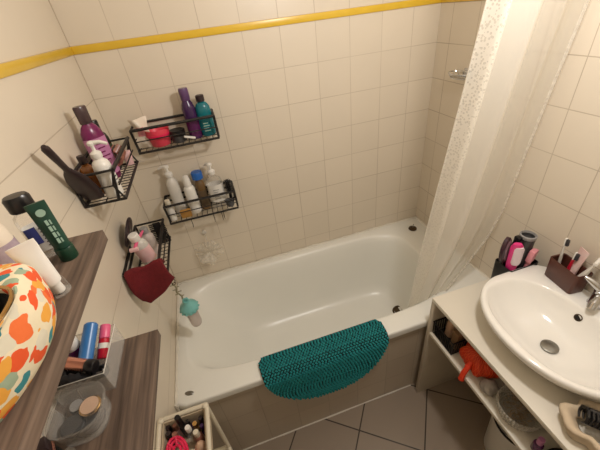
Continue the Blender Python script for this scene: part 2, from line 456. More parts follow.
st = thing('tub_stopper', 'round dark metal plug resting on the back right corner of the bath rim', 'plug', (1.385, -0.108, 0.5368))
MB().lathe([(0.021, 0), (0.024, 0.003), (0.023, 0.008), (0.012, 0.012), (0.0, 0.013)], None, 20).build('plug_disc', 'tarnish', st)
MB().tube([(0, 0, 0.011), (0.001, 0, 0.022), (0.004, 0.002, 0.034)], 0.0022, 6).build('pull_ring', 'brushed', st)

# ------------------------------------------------------------------ bath mat draped over the rim
def mat_pos(w, d):
    """w across (metres from centre), d distance from the straight edge, along the drape"""
    xc = 0.606
    top = 0.068; r = 0.026
    if d < top: y, z, n = -0.620 - d, 0.5375, Vector((0, 0, 1))
    elif d < top + r * PI / 2:
        a = (d - top) / r; y, z = -0.620 - top - r * math.sin(a), 0.5375 - r * (1 - math.cos(a)); n = Vector((0, -math.sin(a), math.cos(a)))
    else:
        h = d - top - r * PI / 2; y, z = -0.620 - top - r - 0.004 * math.sin(w * 9 + 1) * min(1, h * 8), 0.5375 - r - h; n = Vector((0, -1, 0))
    return Vector((xc + w, y, z)), n
DM, HM = 0.322, 0.274
def half_w(d):
    t = max(0.0, (d - 0.015) / (DM - 0.015)); 
    e = 1.0 if d > 0.035 else 1 - 0.09 * ((0.035 - d) / 0.035) ** 2.2
    return HM * max(0.0, 1 - t ** 2.3) ** (1 / 2.3) * e
mb = MB()
for side in (0.004, 0.010):
    mb.grid(lambda u, v: (lambda p: p[0] + p[1] * side)(mat_pos((2 * v - 1) * half_w(u * DM * 0.9999), u * DM)), 44, 30)
bm_base = mb.build('backing', 'chenille_base')
mm = thing('bath_mat', 'teal chenille half-moon mat draped over the front rim of the bath', 'bath mat', (0.606, -0.70, 0.5375))
bm_base.name = 'backing'; bm_base.parent = mm; bm_base.matrix_parent_inverse = Matrix.Translation((-0.606, 0.70, -0.5375))
top, r = 0.068, 0.026
mb = MB()
row = 0; d = 0.008
while d < DM - 0.004:
    hw = half_w(d) - 0.005
    n = max(1, int(2 * hw / 0.0132))
    for k in range(n + 1):
        w = -hw + 2 * hw * k / max(1, n) + (0.0064 if row % 2 else 0) + random.uniform(-.0012, .0012)
        if abs(w) > half_w(d) - 0.002: continue
        p, nn = mat_pos(w, d)
        rot = align(nn) @ Matrix.Rotation((0.65 if row % 2 else -0.65) + random.uniform(-.2, .2), 4, 'Z')
        mb.ico(p + nn * 0.0125 - Vector((0.606, -0.70, 0.5375)), (0.0072, 0.0042, 0.0054 + random.uniform(-.0006, .0009)), rot)
    d += 0.0070 if top - 0.006 < d < top + r * PI / 2 else 0.0092
    row += 1
mb.build('pile', 'chenille', mm, sharp=180)

# ------------------------------------------------------------------ curtain and rail
rod = thing('curtain_rail', 'white round curtain rail running above the front of the bath', 'curtain rail', (0, -0.67, 2.03))
MB().tube([(0.002, 0, 0), (LX - 0.002, 0, 0)], 0.011, 12).build('rail', 'white', rod)
for x in (0.006, LX - 0.006):
    MB().lathe([(0.026, -0.005), (0.026, 0.003), (0.018, 0.006)], Matrix.Translation((x, 0, 0)) @ Matrix.Rotation(PI / 2, 4, 'Y'), 20).build('rail_flange', 'white', rod)
def interp(t, tab):
    for (a, va), (b, vb) in zip(tab[:-1], tab[1:]):
        if t <= b or (b, vb) == tab[-1]:
            f = min(1, max(0, (t - a) / (b - a))); f = f * f * (3 - 2 * f) if False else f
            return va + (vb - va) * f
XL = [(0.36, 1.055), (0.52, 1.066), (0.9, 1.082), (1.3, 1.105), (1.67, 1.128), (2.0, 1.15)]
XR = [(0.36, 1.20), (0.52, 1.235), (0.62, 1.285), (0.72, 1.335), (0.82, 1.385), (0.95, 1.415), (1.4, 1.435), (1.67, 1.452), (2.0, 1.462)]
YC = [(0.36, -0.572), (0.54, -0.588), (0.9, -0.610), (1.3, -0.632), (2.0, -0.668)]
def curt(u, v):
    z = 2.0 + (0.38 - 2.0) * v
    xl, xr, yc = interp(z, XL), interp(z, XR), interp(z, YC)
    amp = 0.016 + 0.012 * (1 - u)
    ph = 2 * PI * (3.7 * u ** 0.9 + 0.16 * math.sin(5.5 * u + 0.6)) + 0.35 * math.sin(z * 3.0) + 0.5
    if u > 0.62: amp *= max(0.18, 1 - (u - 0.62) * 4.0)
    low = min(1.0, max(0.0, (z - 0.36) / 0.4))
    amp *= 0.45 + 0.55 * low
    x = xl + (xr - xl) * u + 0.006 * math.sin(ph * 0.5 + 1.0)
    return Vector((x, yc + amp * math.sin(ph), z))
ct = thing('shower_curtain', 'sheer white shower curtain drawn to the right end of the bath', 'shower curtain', (1.25, -0.668, 2.03))
mb = MB(); mb.grid(lambda u, v: curt(u, v) - Vector((1.25, -0.668, 2.03)), 150, 60)
cloth = mb.build('curtain_cloth', 'curtain', ct, sharp=180)
uvl = cloth.data.uv_layers.new(name='UVMap')
for lp_ in cloth.data.loops:
    uvl.data[lp_.index].uv = ((lp_.vertex_index // 61) / 150, (lp_.vertex_index % 61) / 60)
mb = MB()
mb.tube([curt(1.0, i / 60) - Vector((1.25, -0.668, 2.03)) for i in range(61)], 0.0060, 6)
mb.build('side_hem', 'net', cloth, sharp=180)
for i in range(8):
    u = (i + 0.5) / 8; p = curt(u, 0) - Vector((1.25, -0.668, 2.03))
    mb = MB(); mb.tube([(p.x, 0.019 * math.cos(a * PI / 8), 0.0 + 0.019 * math.sin(a * PI / 8) - 0.006) for a in range(16)], 0.0018, 6, True)
    mb.build('curtain_ring', 'chrome', ct)

# soap basket of chrome wire on the end wall
sb = thing('soap_basket', 'small chrome wire soap basket on the end wall beside the curtain', 'soap basket', (LX + 0.0004, -0.232, 1.405))
mb = MB()
def oval(hx, hy, z, n=28): return [(-hx - 0.004 + hx * math.cos(2 * PI * k / n), hy * math.sin(2 * PI * k / n), z) for k in range(n)]
mb.tube(oval(0.038, 0.055, 0.0), 0.0028, 8, True); mb.tube(oval(0.033, 0.048, -0.018), 0.002, 8, True)
mb.build('rim', 'chrome', sb)
mb = MB()
for k in range(-4, 5):
    y = k * 0.0105; w = 0.033 * math.sqrt(max(0, 1 - (y / 0.049) ** 2)); mb.tube([(-0.037 - w, y, -0.018), (-0.037 + w, y, -0.018)], 0.0016, 6)
for k in range(14):
    a = 2 * PI * k / 14; mb.tube([(-0.042 + 0.038 * math.cos(a), 0.055 * math.sin(a), 0), (-0.037 + 0.033 * math.cos(a), 0.048 * math.sin(a), -0.018)], 0.0014, 6)
mb.build('basket_wires', 'chrome', sb)
MB().box(-0.006, 0.0, -0.022, 0.022, -0.028, 0.012, 0.002).build('wall_plate', 'chrome', sb)

# ------------------------------------------------------------------ wire caddies (local: x along wall, -y out from wall, z up from tray)
def caddy(label, loc, rotz, L=0.31, D=0.11, hooks=()):
    t = thing('shower_caddy', label, 'wire basket', loc, (0, 0, rotz), 'black wire shower caddies')
    r1, r2 = 0.0049, 0.0029
    mb = MB()
    mb.tube([(0, -0.004, 0), (L, -0.004, 0), (L, -D, 0), (0, -D, 0)], r1 * 0.95, 8, True)
    n = 13
    for i in range(1, n):
        x = L * i / n; mb.tube([(x, -0.004, 0), (x, -D, 0)], 0.0015, 6)
    mb.tube([(0, -D * 0.5, -0.001), (L, -D * 0.5, -0.001)], 0.0018, 6)
    mb.build('tray', 'black_wire', t)
    mb = MB()   # front guard
    mb.tube([(-0.001, -D - 0.001, 0.088), (L + 0.001, -D - 0.001, 0.088)], r1 * 1.15, 8)
    mb.tube([(0.0, -D, 0.044), (L, -D, 0.044)], r2 * 0.8, 8)
    mb.build('front_rail', 'black_wire', t)
    mb = MB()   # wall rails and hanger plate
    mb.tube([(0.0, -0.004, 0.088), (L, -0.004, 0.088)], r1, 8)
    mb.tube([(0.0, -0.004, 0.062), (L, -0.004, 0.062)], r1 * 0.9, 8)
    mb.build('wall_rail', 'black_wire', t)
    for x in (0.0, L):
        mb = MB()
        mb.tube([(x, -0.004, 0.0), (x, -0.004, 0.088), (x, -D, 0.088), (x, -D + 0.018, 0.0)], r1, 8)
        mb.tube([(x, -D, 0.088), (x, -D * 0.86, 0.044), (x, -D, 0.0)], r2, 8)
        mb.tube([(x, -0.004, 0.044), (x, -D * 0.86, 0.044)], r2 * 0.8, 8)
        mb.build('end_frame', 'black_wire', t)
    for hx in hooks:
        mb = MB()
        mb.tube([(hx, -D, 0.0), (hx, -D + 0.001, -0.030), (hx, -D - 0.006, -0.040), (hx, -D - 0.014, -0.036)], 0.0016, 6)
        mb.build('hook', 'black_wire', t)
    return t
# back wall: local x -> world x, local -y -> world -y
caddy('black wire shower caddy on the back wall, upper one holding the tall purple bottle', (0.102, -0.001, 1.303), 0, 0.311)
caddy('black wire shower caddy on the back wall, lower one holding pump bottles', (0.110, -0.001, 0.967), 0, 0.308, hooks=(0.09, 0.19, 0.228, 0.236))
# left wall: local -y -> world +x  => rotate +90: (x,y)->(-y,x): local x -> world +y
caddy('black wire shower caddy on the left wall, upper one with the dark hairbrush', (0.001, -0.515, 1.312), PI / 2, 0.290)
caddy('black wire shower caddy on the left wall, lower one with the red towel', (0.001, -0.520, 0.970), PI / 2, 0.300, hooks=(0.07,))

# ------------------------------------------------------------------ bottle kit
def bottle(name, label, cat, loc, prof, m, cap=None, lab=None, sx=1.0, sy=1.0, rot=(0, 0, 0), group=None, power=2.0, neck='cap'):
    """prof / cap profiles: lists of (r, z); lab = (r_extra, z0, z1, material)"""
    t = thing(name, label, cat, loc, rot, group)
    MB().lathe(prof, None, 28, sx, sy, power=power).build('bottle_body', m, t)
    if cap:
        MB().lathe(cap[0], None, 24, cap[2] if len(cap) > 2 else 1, cap[3] if len(cap) > 3 else 1).build(neck, cap[1], t)
    if lab:
        rr, z0, z1, lm = lab
        MB().lathe([(rr, z0), (rr, z1)], None, 28, sx, sy, caps=False, power=power).build('label_band', lm, t)
    return t
def pump(t, z, m, reach=0.035, ang=0.0, s=1.0):
    mb = MB()
    mb.lathe([(0.013 * s, z), (0.014 * s, z + 0.002), (0.014 * s, z + 0.014 * s), (0.009 * s, z + 0.018 * s), (0.0045 * s, z + 0.02 * s), (0.0045 * s, z + 0.034 * s), (0.009 * s, z + 0.035 * s), (0.010 * s, z + 0.042 * s), (0.006 * s, z + 0.046 * s)], None, 18)
    c, sn = math.cos(ang), math.sin(ang)
    mb.tube([(0, 0, z + 0.041 * s), (reach * 0.6 * c, reach * 0.6 * sn, z + 0.041 * s), (reach * c, reach * sn, z + 0.034 * s)], [0.006 * s, 0.005 * s, 0.004 * s], 10)
    mb.build('pump', m, t)
def rounded(r, h, rs, nz=0.0):
    """bottle body with rounded shoulders up to neck radius rs"""
    return [(r * 0.86, 0), (r * 0.97, h * 0.012), (r, h * 0.04), (r, h * 0.74), (r * 0.97, h * 0.82), (r * 0.84, h * 0.90), (max(rs, r * 0.55), h * 0.96), (rs, h * 0.98), (rs, h + nz)]
def capp(r, z, h): return [(r * 0.97, z), (r, z + 0.001), (r, z + h - 0.003), (r * 0.92, z + h)]

# --- caddy A (left wall, upper): tray z 1.312, y -0.515..-0.225
TA = 1.3155
hb = thing('hairbrush', 'dark paddle hairbrush leaning out of the upper left-wall basket', 'hairbrush', (0.030, -0.490, 1.322))
d = Vector((0.008, -0.135, 0.195)).normalized()
R4 = align(d)
mb = MB(); mb.loft([[R4 @ Vector((w * math.cos(a) , t_ * math.sin(a), z)) for a in [2 * PI * k / 18 for k in range(18)]] for z, w, t_ in ((0.0, 0.020, .006), (0.006, 0.026, .009), (0.05, 0.030, .010), (0.10, 0.027, .010), (0.128, 0.018, .009), (0.145, 0.009, .008))]); pdl = mb.build('paddle', 'dark_brown', hb)
mb = MB(); mb.tube([R4 @ Vector((0, 0, z)) for z in (0.138, 0.155, 0.18, 0.21, 0.232, 0.240)], [0.0085, 0.0075, 0.008, 0.009, 0.009, 0.005], 12); mb.build('handle', 'dark_brown', hb)
mb = MB()
for i in range(6):
    for j in range(4):
        p = Vector(((j - 1.5) * 0.010, 0.010, 0.018 + i * 0.015)); mb.tube([R4 @ p, R4 @ (p + Vector((0, 0.011, 0)))], 0.0011, 5)
mb.build('bristles', 'black', pdl)

bt = thing('shampoo_bottle', 'magenta bottle with lilac label and tall dark cap in the upper left-wall basket', 'bottle', (0.050, -0.345, TA), (0, 0, 0.75))
MB().lathe([(0.026, 0), (0.03, 0.004), (0.031, 0.02), (0.032, 0.135), (0.030, 0.152), (0.022, 0.168), (0.015, 0.176), (0.014, 0.180)], None, 28, 1.0, 0.72).build('bottle_body', 'magenta', bt)
la = MB().lathe([(0.0324, 0.02), (0.0326, 0.136)], None, 28, 1.0, 0.72, caps=False).build('label_band', 'lilac', bt)
MB().lathe([(0.0155, 0.177), (0.0175, 0.179), (0.0185, 0.222), (0.0165, 0.226)], None, 24, 1.0, 0.75).build('cap', mat('smoky_brown_cap', (74, 56, 58), 0.25, var=0.08), bt)
mb = MB()
for i in range(6): mb.box(-0.014 + 0.002 * (i % 2), 0.014 - 0.005 * (i % 3), -0.0244, -0.0225, 0.118 - i * 0.013, 0.1215 - i * 0.013)
mb.build('label_print', 'magenta', la)
bottle('shampoo_bottle', 'dark olive bottle behind the magenta bottle in the upper left-wall basket', 'bottle', (0.042, -0.268, TA), rounded(0.026, 0.135, 0.012, 0.004), 'dark_bottle', (capp(0.015, 0.137, 0.030), 'black'), (0.0264, 0.03, 0.09, mat('olive_label', (60, 74, 44), 0.5, var=0.3, nscale=80)))
pb = bottle('pump_bottle', 'white pump bottle in the upper left-wall basket', 'bottle', (0.080, -0.480, TA), rounded(0.0235, 0.114, 0.011, 0.002), 'white')
la = MB().lathe([(0.0238, 0.03), (0.0238, 0.078)], None, 28, caps=False).build('label_band', 'paper', pb)
mb = MB()
for i in range(4): mb.box(0.0222, 0.0244, -0.010, 0.006 - 0.003 * (i % 2), 0.066 - i * 0.010, 0.0685 - i * 0.010)
mb.build('label_print', 'ink', la)
pump(pb, 0.114, 'white', 0.040, -0.15)
bottle('serum_bottle', 'small amber bottle behind the hairbrush in the upper left-wall basket', 'bottle', (0.030, -0.448, TA), rounded(0.021, 0.092, 0.009, 0.003), 'amber', (capp(0.011, 0.097, 0.022), 'dark_brown'))
cl = thing('hair_claw', 'brown tortoise hair claw clip heaped at the far front of the upper left-wall basket', 'hair clip', (0.080, -0.312, TA + 0.062))
for s in (-1, 1):
    mb = MB()
    for k in range(7):
        y = -0.030 + k * 0.010
        mb.tube([(s * 0.004, y, 0.022), (s * 0.016, y, 0.012), (s * 0.019, y, -0.006), (s * 0.010, y * 0.95, -0.022), (s * -0.002, y * 0.9, -0.028)], [0.003, 0.004, 0.0035, 0.003, 0.002], 6)
    mb.grid(lambda u, v: Vector((s * (0.005 + 0.014 * math.sin(v * PI / 2)), -0.034 + 0.068 * u, 0.024 - 0.026 * v)), 8, 6)
    mb.build('claw_jaw', 'brown_horn', cl, solid=0.0018)
MB().tube([(0, -0.024, 0.021), (0, 0.024, 0.021)], 0.004, 8).build('hinge_spring', 'dark_brown', cl)
bottle('lotion_tube', 'small pale tube leaning at the far end of the upper left-wall basket', 'tube', (0.092, -0.250, TA), [(0.012, 0), (0.013, 0.002), (0.013, 0.018), (0.014, 0.02), (0.015, 0.035), (0.014, 0.050)], 'pale_pink', sx=1, sy=0.5, rot=(0.06, 0.03, 0.4))

# --- caddy B (back wall, upper): tray z 1.303, x .10...41
TB = 1.3065
pk = thing('sachet', 'crumpled white and pink sachet on the left end of the upper back-wall basket', 'sachet', (0.130, -0.062, TB))
def crumple(u, v):
    w, h = 0.062, 0.115
    x = (u - .5) * w * (1 + 0.10 * math.sin(v * 7)); z = v * h
    y = 0.010 * math.sin(u * 5.0 + v * 3) * (0.4 + v) + 0.006 * math.cos(v * 9 + u * 4)
    bulge = 0.010 * math.sin(PI * u) * math.sin(PI * min(1, v * 1.0))
    return x, y, z, bulge
mb = MB()
mb.grid(lambda u, v: (lambda q: Vector((q[0], q[1] - q[3] - 0.001, q[2])))(crumple(u, v)), 14, 18)
mb.grid(lambda u, v: (lambda q: Vector((q[0], q[1] + q[3] + 0.001, q[2])))(crumple(u, v)), 14, 18)
mb.build('foil', mat('printed_sachet', (236, 228, 210), 0.35, nscale=28, rgb2=(226, 206, 190)), pk)
mb = MB(); mb.grid(lambda u, v: (lambda q: Vector((q[0], q[1] - q[3] - 0.0022, q[2])))(crumple(0.25 + 0.5 * u, 0.42 + 0.32 * v)), 8, 8); mb.build('printed_patch', 'light_pink', pk)
cp = thing('plastic_tub', 'bright coral pink tub in the upper back-wall basket', 'tub', (0.186, -0.060, TB))
MB().lathe([(0.034, 0), (0.037, 0.003), (0.041, 0.036), (0.043, 0.038), (0.046, 0.064), (0.0455, 0.066), (0.042, 0.062), (0.036, 0.008), (0.0, 0.006)], None, 30).build('tub_body', 'coral', cp)
MB().lathe([(0.0445, 0.040), (0.0475, 0.0415), (0.0475, 0.047), (0.0455, 0.048)], None, 30, caps=False).build('rim_band', 'hot_pink', cp)
jr = thing('cream_jar', 'black round jar beside the coral tub in the upper back-wall basket', 'jar', (0.258, -0.064, TB))
MB().lathe([(0.027, 0), (0.029, 0.002), (0.029, 0.026), (0.026, 0.028)], None, 28).build('jar_body', 'dark_grey', jr)
MB().lathe([(0.0305, 0.027), (0.031, 0.029), (0.031, 0.046), (0.029, 0.048), (0.0, 0.0485)], None, 28).build('jar_lid', 'black', jr)
rz = thing('razor', 'small white and black razor lying by the round black jar in the upper back-wall basket', 'razor', (0.296, -0.096, TB + 0.002), (0, 0.35, 0.2))
MB().box(-0.022, 0.022, -0.006, 0.006, 0.012, 0.020, 0.002).build('razor_head', 'white', rz)
MB().tube([(0, 0, 0.014), (0.004, 0.010, 0.008), (0.012, 0.05, 0.006)], [0.004, 0.005, 0.004], 8).build('handle', 'dark_grey', rz)
bp = thing('shampoo_bottle', 'tall deep purple bottle in the upper back-wall basket', 'bottle', (0.326, -0.060, TB), (0, 0, 0))
MB().lathe([(0.023, 0), (0.0255, 0.003), (0.0255, 0.118), (0.022, 0.134), (0.0160, 0.146), (0.0155, 0.150)], None, 28).build('bottle_body', 'deep_purple', bp)
MB().lathe([(0.0165, 0.148), (0.0175, 0.150), (0.0185, 0.184), (0.0165, 0.192), (0.0, 0.193)], None, 24).build('cap', mat('violet_cap', (96, 66, 108), 0.3), bp)
MB().lathe([(0.0259, 0.010), (0.0259, 0.075)], None, 28, caps=False).build('label_band', 'purple', bp)
bz = thing('shower_gel_bottle', 'teal bottle with dark cap in the upper back-wall basket', 'bottle', (0.379, -0.056, TB), (0, 0, 0))
MB().lathe([(0.024, 0), (0.0285, 0.004), (0.030, 0.03), (0.030, 0.095), (0.0275, 0.115), (0.020, 0.128), (0.013, 0.132), (0.013, 0.135)], None, 28, 1, 0.72).build('bottle_body', 'teal', bz)
MB().lathe([(0.0135, 0.134), (0.0165, 0.136), (0.0165, 0.156), (0.014, 0.158)], None, 22).build('cap', 'dark_brown', bz)
mb = MB()
for i in range(4): mb.box(-0.014, 0.010 - 0.004 * (i % 2), -0.0226, -0.021, 0.022 + i * 0.010, 0.025 + i * 0.010)
mb.build('label_print', 'pale_ink', bz)

# --- caddy C (back wall, lower): tray z .967
TC = 0.9705
pw = bottle('pump_bottle', 'frosted white pump bottle at the left of the lower back-wall basket', 'bottle', (0.166, -0.045, TC), rounded(0.026, 0.188, 0.012, 0.003), 'milky')
pump(pw, 0.190, 'white', 0.034, 2.9, 1.15)
sbar = thing('soap_bar', 'amber glycerine soap bar between the white bottles in the lower back-wall basket', 'soap', (0.186, -0.090, TC))
MB().box(-0.024, 0.024, -0.009, 0.009, 0.0, 0.040, 0.005).build('bar', 'amber_soft', sbar)
bottle('lotion_bottle', 'plain white cylinder bottle with domed cap in the lower back-wall basket', 'bottle', (0.229, -0.058, TC), [(0.022, 0), (0.0245, 0.003), (0.0245, 0.118), (0.022, 0.128), (0.0165, 0.134)], 'white', ([(0.0165, 0.133), (0.017, 0.135), (0.0155, 0.165), (0.0125, 0.180), (0.006, 0.184)], 'white'))
bottle('oil_bottle', 'amber bottle with bright blue cap in the lower back-wall basket', 'bottle', (0.278, -0.046, TC), rounded(0.022, 0.152, 0.012, 0.003), mat('brown_bottle', (120, 92, 58), 0.25, var=0.2), ([(0.0195, 0.152), (0.024, 0.154), (0.024, 0.182), (0.022, 0.186), (0.0, 0.187)], 'cap_blue'), (0.0224, 0.02, 0.10, mat('brown_label', (104, 84, 58), 0.5, var=0.3, nscale=60)))
pc = bottle('pump_bottle', 'clear wide pump bottle with white label at the right of the lower back-wall basket', 'bottle', (0.342, -0.058, TC), rounded(0.036, 0.160, 0.013, 0.004), 'clear', sy=0.72)
la = MB().lathe([(0.0364, 0.034), (0.0364, 0.118)], None, 28, 1, 0.72, caps=False).build('label_band', 'paper', pc)
mb = MB()
for i in range(5): mb.box(-0.014, 0.012 - 0.005 * (i % 2), -0.0276, -0.0258, 0.050 + i * 0.011, 0.0525 + i * 0.011)
mb.build('label_print', 'grey', la)
pump(pc, 0.164, 'white', 0.030, 2.4, 1.15)
bottle('travel_bottle', 'little white flip-cap bottle at the left end of the lower back-wall basket', 'bottle', (0.127, -0.086, TC), rounded(0.0155, 0.082, 0.010, 0.002), 'white', (capp(0.0115, 0.083, 0.020), 'off_white'))
hk = thing('nail_brush', 'black spiky brush standing at the right end of the lower back-wall basket', 'brush', (0.398, -0.075, TC))
hkh = MB().lathe([(0.007, 0), (0.008, 0.004), (0.007, 0.06), (0.010, 0.07), (0.010, 0.125), (0.005, 0.130)], None, 14).build('brush_handle', 'black', hk)
mb = MB()
for i in range(9):
    for k in range(9):
        a = 2 * PI * k / 9 + i * .3; z = 0.072 + i * 0.0065
        mb.tube([(0.008 * math.cos(a), 0.008 * math.sin(a), z), (0.018 * math.cos(a), 0.018 * math.sin(a), z + .002)], 0.0013, 5)
mb.build('bristles', 'black', hkh)
sp = thing('scrubber', 'dark round scrubber lying in front of the black spiky brush, lower back-wall basket', 'scrubber', (0.388, -0.096, TC + 0.003))
mb = MB(); 
for k in range(5): mb.tube([((0.012 + .002 * k) * math.cos(a * PI / 8), 0.009 * math.sin(a * PI / 8), 0.006 + k * 0.007) for a in range(16)], 0.0035, 6, True)
sp_o = mb.build('scrubber_coil', 'dark_grey', sp)

# --- caddy D (left wall, lower): tray z .970
TD = 0.9735
rb = thing('round_mirror', 'dark round hand mirror standing against the wall in the lower left-wall basket', 'mirror', (0.024, -0.372, TD), (0, 0, 0))
RM = Matrix.Translation((0.004, -0.010, 0.155)) @ Matrix.Rotation(PI / 2 + 0.35, 4, 'Y')
MB().lathe([(0.046, -0.005), (0.050, -0.003), (0.050, 0.004), (0.045, 0.007), (0.0, 0.006)], RM, 30, 1, 1.15).build('mirror_frame', 'dark_brown', rb)
MB().tube([(0.014, -0.008, 0.110), (0.020, -0.004, 0.05), (0.024, 0, 0.002)], 0.007, 10).build('handle', 'dark_brown', rb)
pcmb = thing('razor', 'hot pink razor lying across the dark round mirror in the lower left-wall basket', 'razor', (0.052, -0.47, TD + 0.135), (0, 0, 0))
MB().tube([(0.0, 0.0, 0.0), (0.006, 0.03, 0.008), (0.012, 0.07, 0.006), (0.016, 0.10, 0.004)], [0.006, 0.0055, 0.0055, 0.004], 10).build('handle', 'pink', pcmb)
MB().box(-0.016, 0.012, -0.006, 0.006, -0.006, 0.006, 0.002).build('razor_head', 'pale_pink', pcmb)
wb = thing('conditioner_bottle', 'white bottle with pink printed label tilted in the lower left-wall basket', 'bottle', (0.070, -0.415, TD + 0.006), (0.12, -0.10, 0))
MB().lathe([(0.022, 0), (0.026, 0.004), (0.027, 0.02), (0.027, 0.115), (0.024, 0.132), (0.014, 0.140), (0.013, 0.146)], None, 28, 1, 0.8).build('bottle_body', 'milky', wb)
MB().lathe([(0.0274, 0.05), (0.0274, 0.112)], None, 28, 1, 0.8, caps=False).build('label_band', mat('pink_white_label', (232, 216, 214), 0.5, nscale=30, rgb2=(226, 150, 150)), wb)
MB().lathe([(0.0155, 0.143), (0.0165, 0.145), (0.0165, 0.166), (0.014, 0.168)], None, 22).build('cap', 'white', wb)
bottle('shampoo_bottle', 'greyish bottle lying behind the tilted white bottle, lower left-wall basket', 'bottle', (0.060, -0.325, TD), rounded(0.024, 0.105, 0.012, 0.002), 'frosted', (capp(0.014, 0.106, 0.02), 'grey'))
cb = thing('hair_comb', 'black wide comb standing at the far end of the lower left-wall basket', 'comb', (0.092, -0.262, TD))
MB().box(-0.014, 0.014, -0.004, 0.004, 0.0, 0.100, 0.0015).build('comb_spine', 'black', cb)
for sg in (-1, 1):
    mb = MB()
    for i in range(12):
        a, b = sorted((sg * 0.0135, sg * 0.029)); mb.box(a, b, -0.002, 0.002, 0.004 + i * 0.008, 0.008 + i * 0.008)
    mb.build('teeth', 'black', cb)

# red flannel draped over the near end of that basket
tw = thing('face_towel', 'dark red terry flannel draped over the near end of the lower left-wall basket', 'towel', (0.06, -0.525, 1.06))
def towel(u, v):
    # u 0..1 across (wall to room), v: 0 inside the basket, .25 over the rail, 1 hanging down
    if v < 0.25:
        t = v / 0.25; y = -0.490 - 0.040 * t; z0 = 1.042 + 0.022 * math.sin(t * PI / 2)
        xa, xb = 0.012, 0.128
        x = xa + (xb - xa) * u
        return Vector((x, y, z0 + 0.020 * u * t + 0.004 * math.sin(u * 9)))
    t = (v - 0.25) / 0.75
    top = Vector((0.010 + 0.122 * u, -0.534, 1.064 + 0.030 * u))
    # lower hem: comes to a corner near the wall side, rises towards the room side
    bx, bz = [(0.0, 0.020, 0.985), (0.22, 0.026, 0.952), (0.42, 0.046, 0.930), (0.75, 0.108, 0.972), (1.0, 0.150, 1.012)], None
    for (a, xa, za), (b, xb, zb) in zip(bx[:-1], bx[1:]):
        if u <= b + 1e-9:
            f = (u - a) / (b - a); ex, ez = xa + (xb - xa) * f, za + (zb - za) * f; break
    p = top.lerp(Vector((ex, -0.548, ez)), t)
    p.y -= 0.012 * math.sin(t * PI) * (0.6 + 0.4 * math.sin(u * 7)) + 0.006 * math.sin(u * 8 + t * 2) * t
    return p
mb = MB(); mb.grid(lambda u, v: towel(u, v) - Vector((0.06, -0.525, 1.06)), 30, 34)
mb.build('terry_cloth', 'terry', tw, sharp=180, solid=0.007)

# mint dispenser hanging from a bead chain
hd = thing('hanging_dispenser', 'mint lidded clear dispenser hanging on a bead chain below the red flannel', 'dispenser', (0.110, -0.450, 0.930))
mb = MB(); mb.tube([(0.010 * math.cos(a * PI / 7), 0.004, -0.012 + 0.010 * math.sin(a * PI / 7)) for a in range(14)], 0.0016, 6, True); 
mb.tube([(0.004 + 0.007 * math.cos(a * PI / 7), -0.004 + 0.006 * math.sin(a * PI / 7), -0.020) for a in range(14)], 0.0014, 6, True)
mb.build('split_ring', 'tarnish', hd)
mb = MB()
for i in range(18):
    t = i / 17; mb.sphere((0.004 * math.sin(t * 9), 0.022 * t - 0.002 * math.sin(t * 6), -0.026 - 0.100 * t), 0.0038, 8)
    if i % 3 == 1: mb.tube([(0.004 * math.sin(t * 9), 0.022 * t, -0.026 - 0.088 * t), (0.014 * (-1) ** i, 0.022 * t - .004, -0.022 - 0.088 * t)], 0.002, 6)
mb.build('bead_chain', mat('aged_beads', (166, 160, 132), 0.4, 0.3, var=0.2), hd)
DL = Matrix.Translation((0.010, 0.028, -0.185)) @ Matrix.Rotation(0.12, 4, 'X') @ Matrix.Diagonal((1.12, 1.12, 1.25, 1))
mb = MB(); prof = [(0.010, 0.034), (0.012, 0.026), (0.018, 0.018), (0.030, 0.008), (0.033, 0.002), (0.032, -0.010), (0.026, -0.016), (0.0, -0.016)]
mb.lathe(prof, DL, 26)
for k in range(13):
    a = 2 * PI * k / 13; mb.sphere(DL @ Vector((0.032 * math.cos(a), 0.032 * math.sin(a), -0.005)), 0.0055, 8)
mb.tube([DL @ Vector((-0.010, 0, 0.03)), DL @ Vector((-0.006, 0, 0.044)), DL @ Vector((0.006, 0, 0.044)), DL @ Vector((0.010, 0, 0.03))], 0.0045, 8)
mb.build('lid', 'mint', hd)
MB().lathe([(0.021, -0.015), (0.021, -0.085), (0.019, -0.094), (0.012, -0.098), (0.0, -0.098)], DL, 24).build('clear_cup', 'frosted', hd)

# net pouf hanging on the back wall
pf = thing('bath_pouf', 'pale see-through net pouf hanging on the back wall above the rim', 'bath pouf', (0.222, -0.004, 0.815))
MB().lathe([(0.012, 0.0), (0.012, 0.004), (0.006, 0.008)], Matrix.Rotation(PI / 2, 4, 'X'), 16).build('suction_hook', 'milky', pf)
MB().tube([(0, -0.008, 0.0), (0.004, -0.014, -0.02), (0.0, -0.030, -0.05)], 0.0012, 6).build('cord', 'net', pf)
mb = MB()
rnd = random.Random(3)
for k in range(20):
    a0 = rnd.uniform(0, 2 * PI); el = rnd.uniform(-1.0, 1.0); L0 = rnd.uniform(0.055, 0.080)
    dr = Vector((math.cos(a0) * math.cos(el), 0.42 * math.sin(a0) * math.cos(el), math.sin(el)))
    sd = dr.cross(Vector((0.3, 1, 0.2))).normalized(); 
    c0 = Vector((0.0, -0.036, -0.105))
    ph = rnd.uniform(0, 6)
    def fn(u, v, dr=dr, sd=sd, L0=L0, ph=ph):
        p = c0 + dr * L0 * u + sd * (v - .5) * 0.055 * (0.3 + u) + sd.cross(dr) * 0.008 * math.sin(v * 9 + ph) * u
        p.y = min(p.y, -0.006)
        return p
    mb.grid(fn, 6, 8)
mb.build('net_ruffles', 'net', pf, sharp=180)

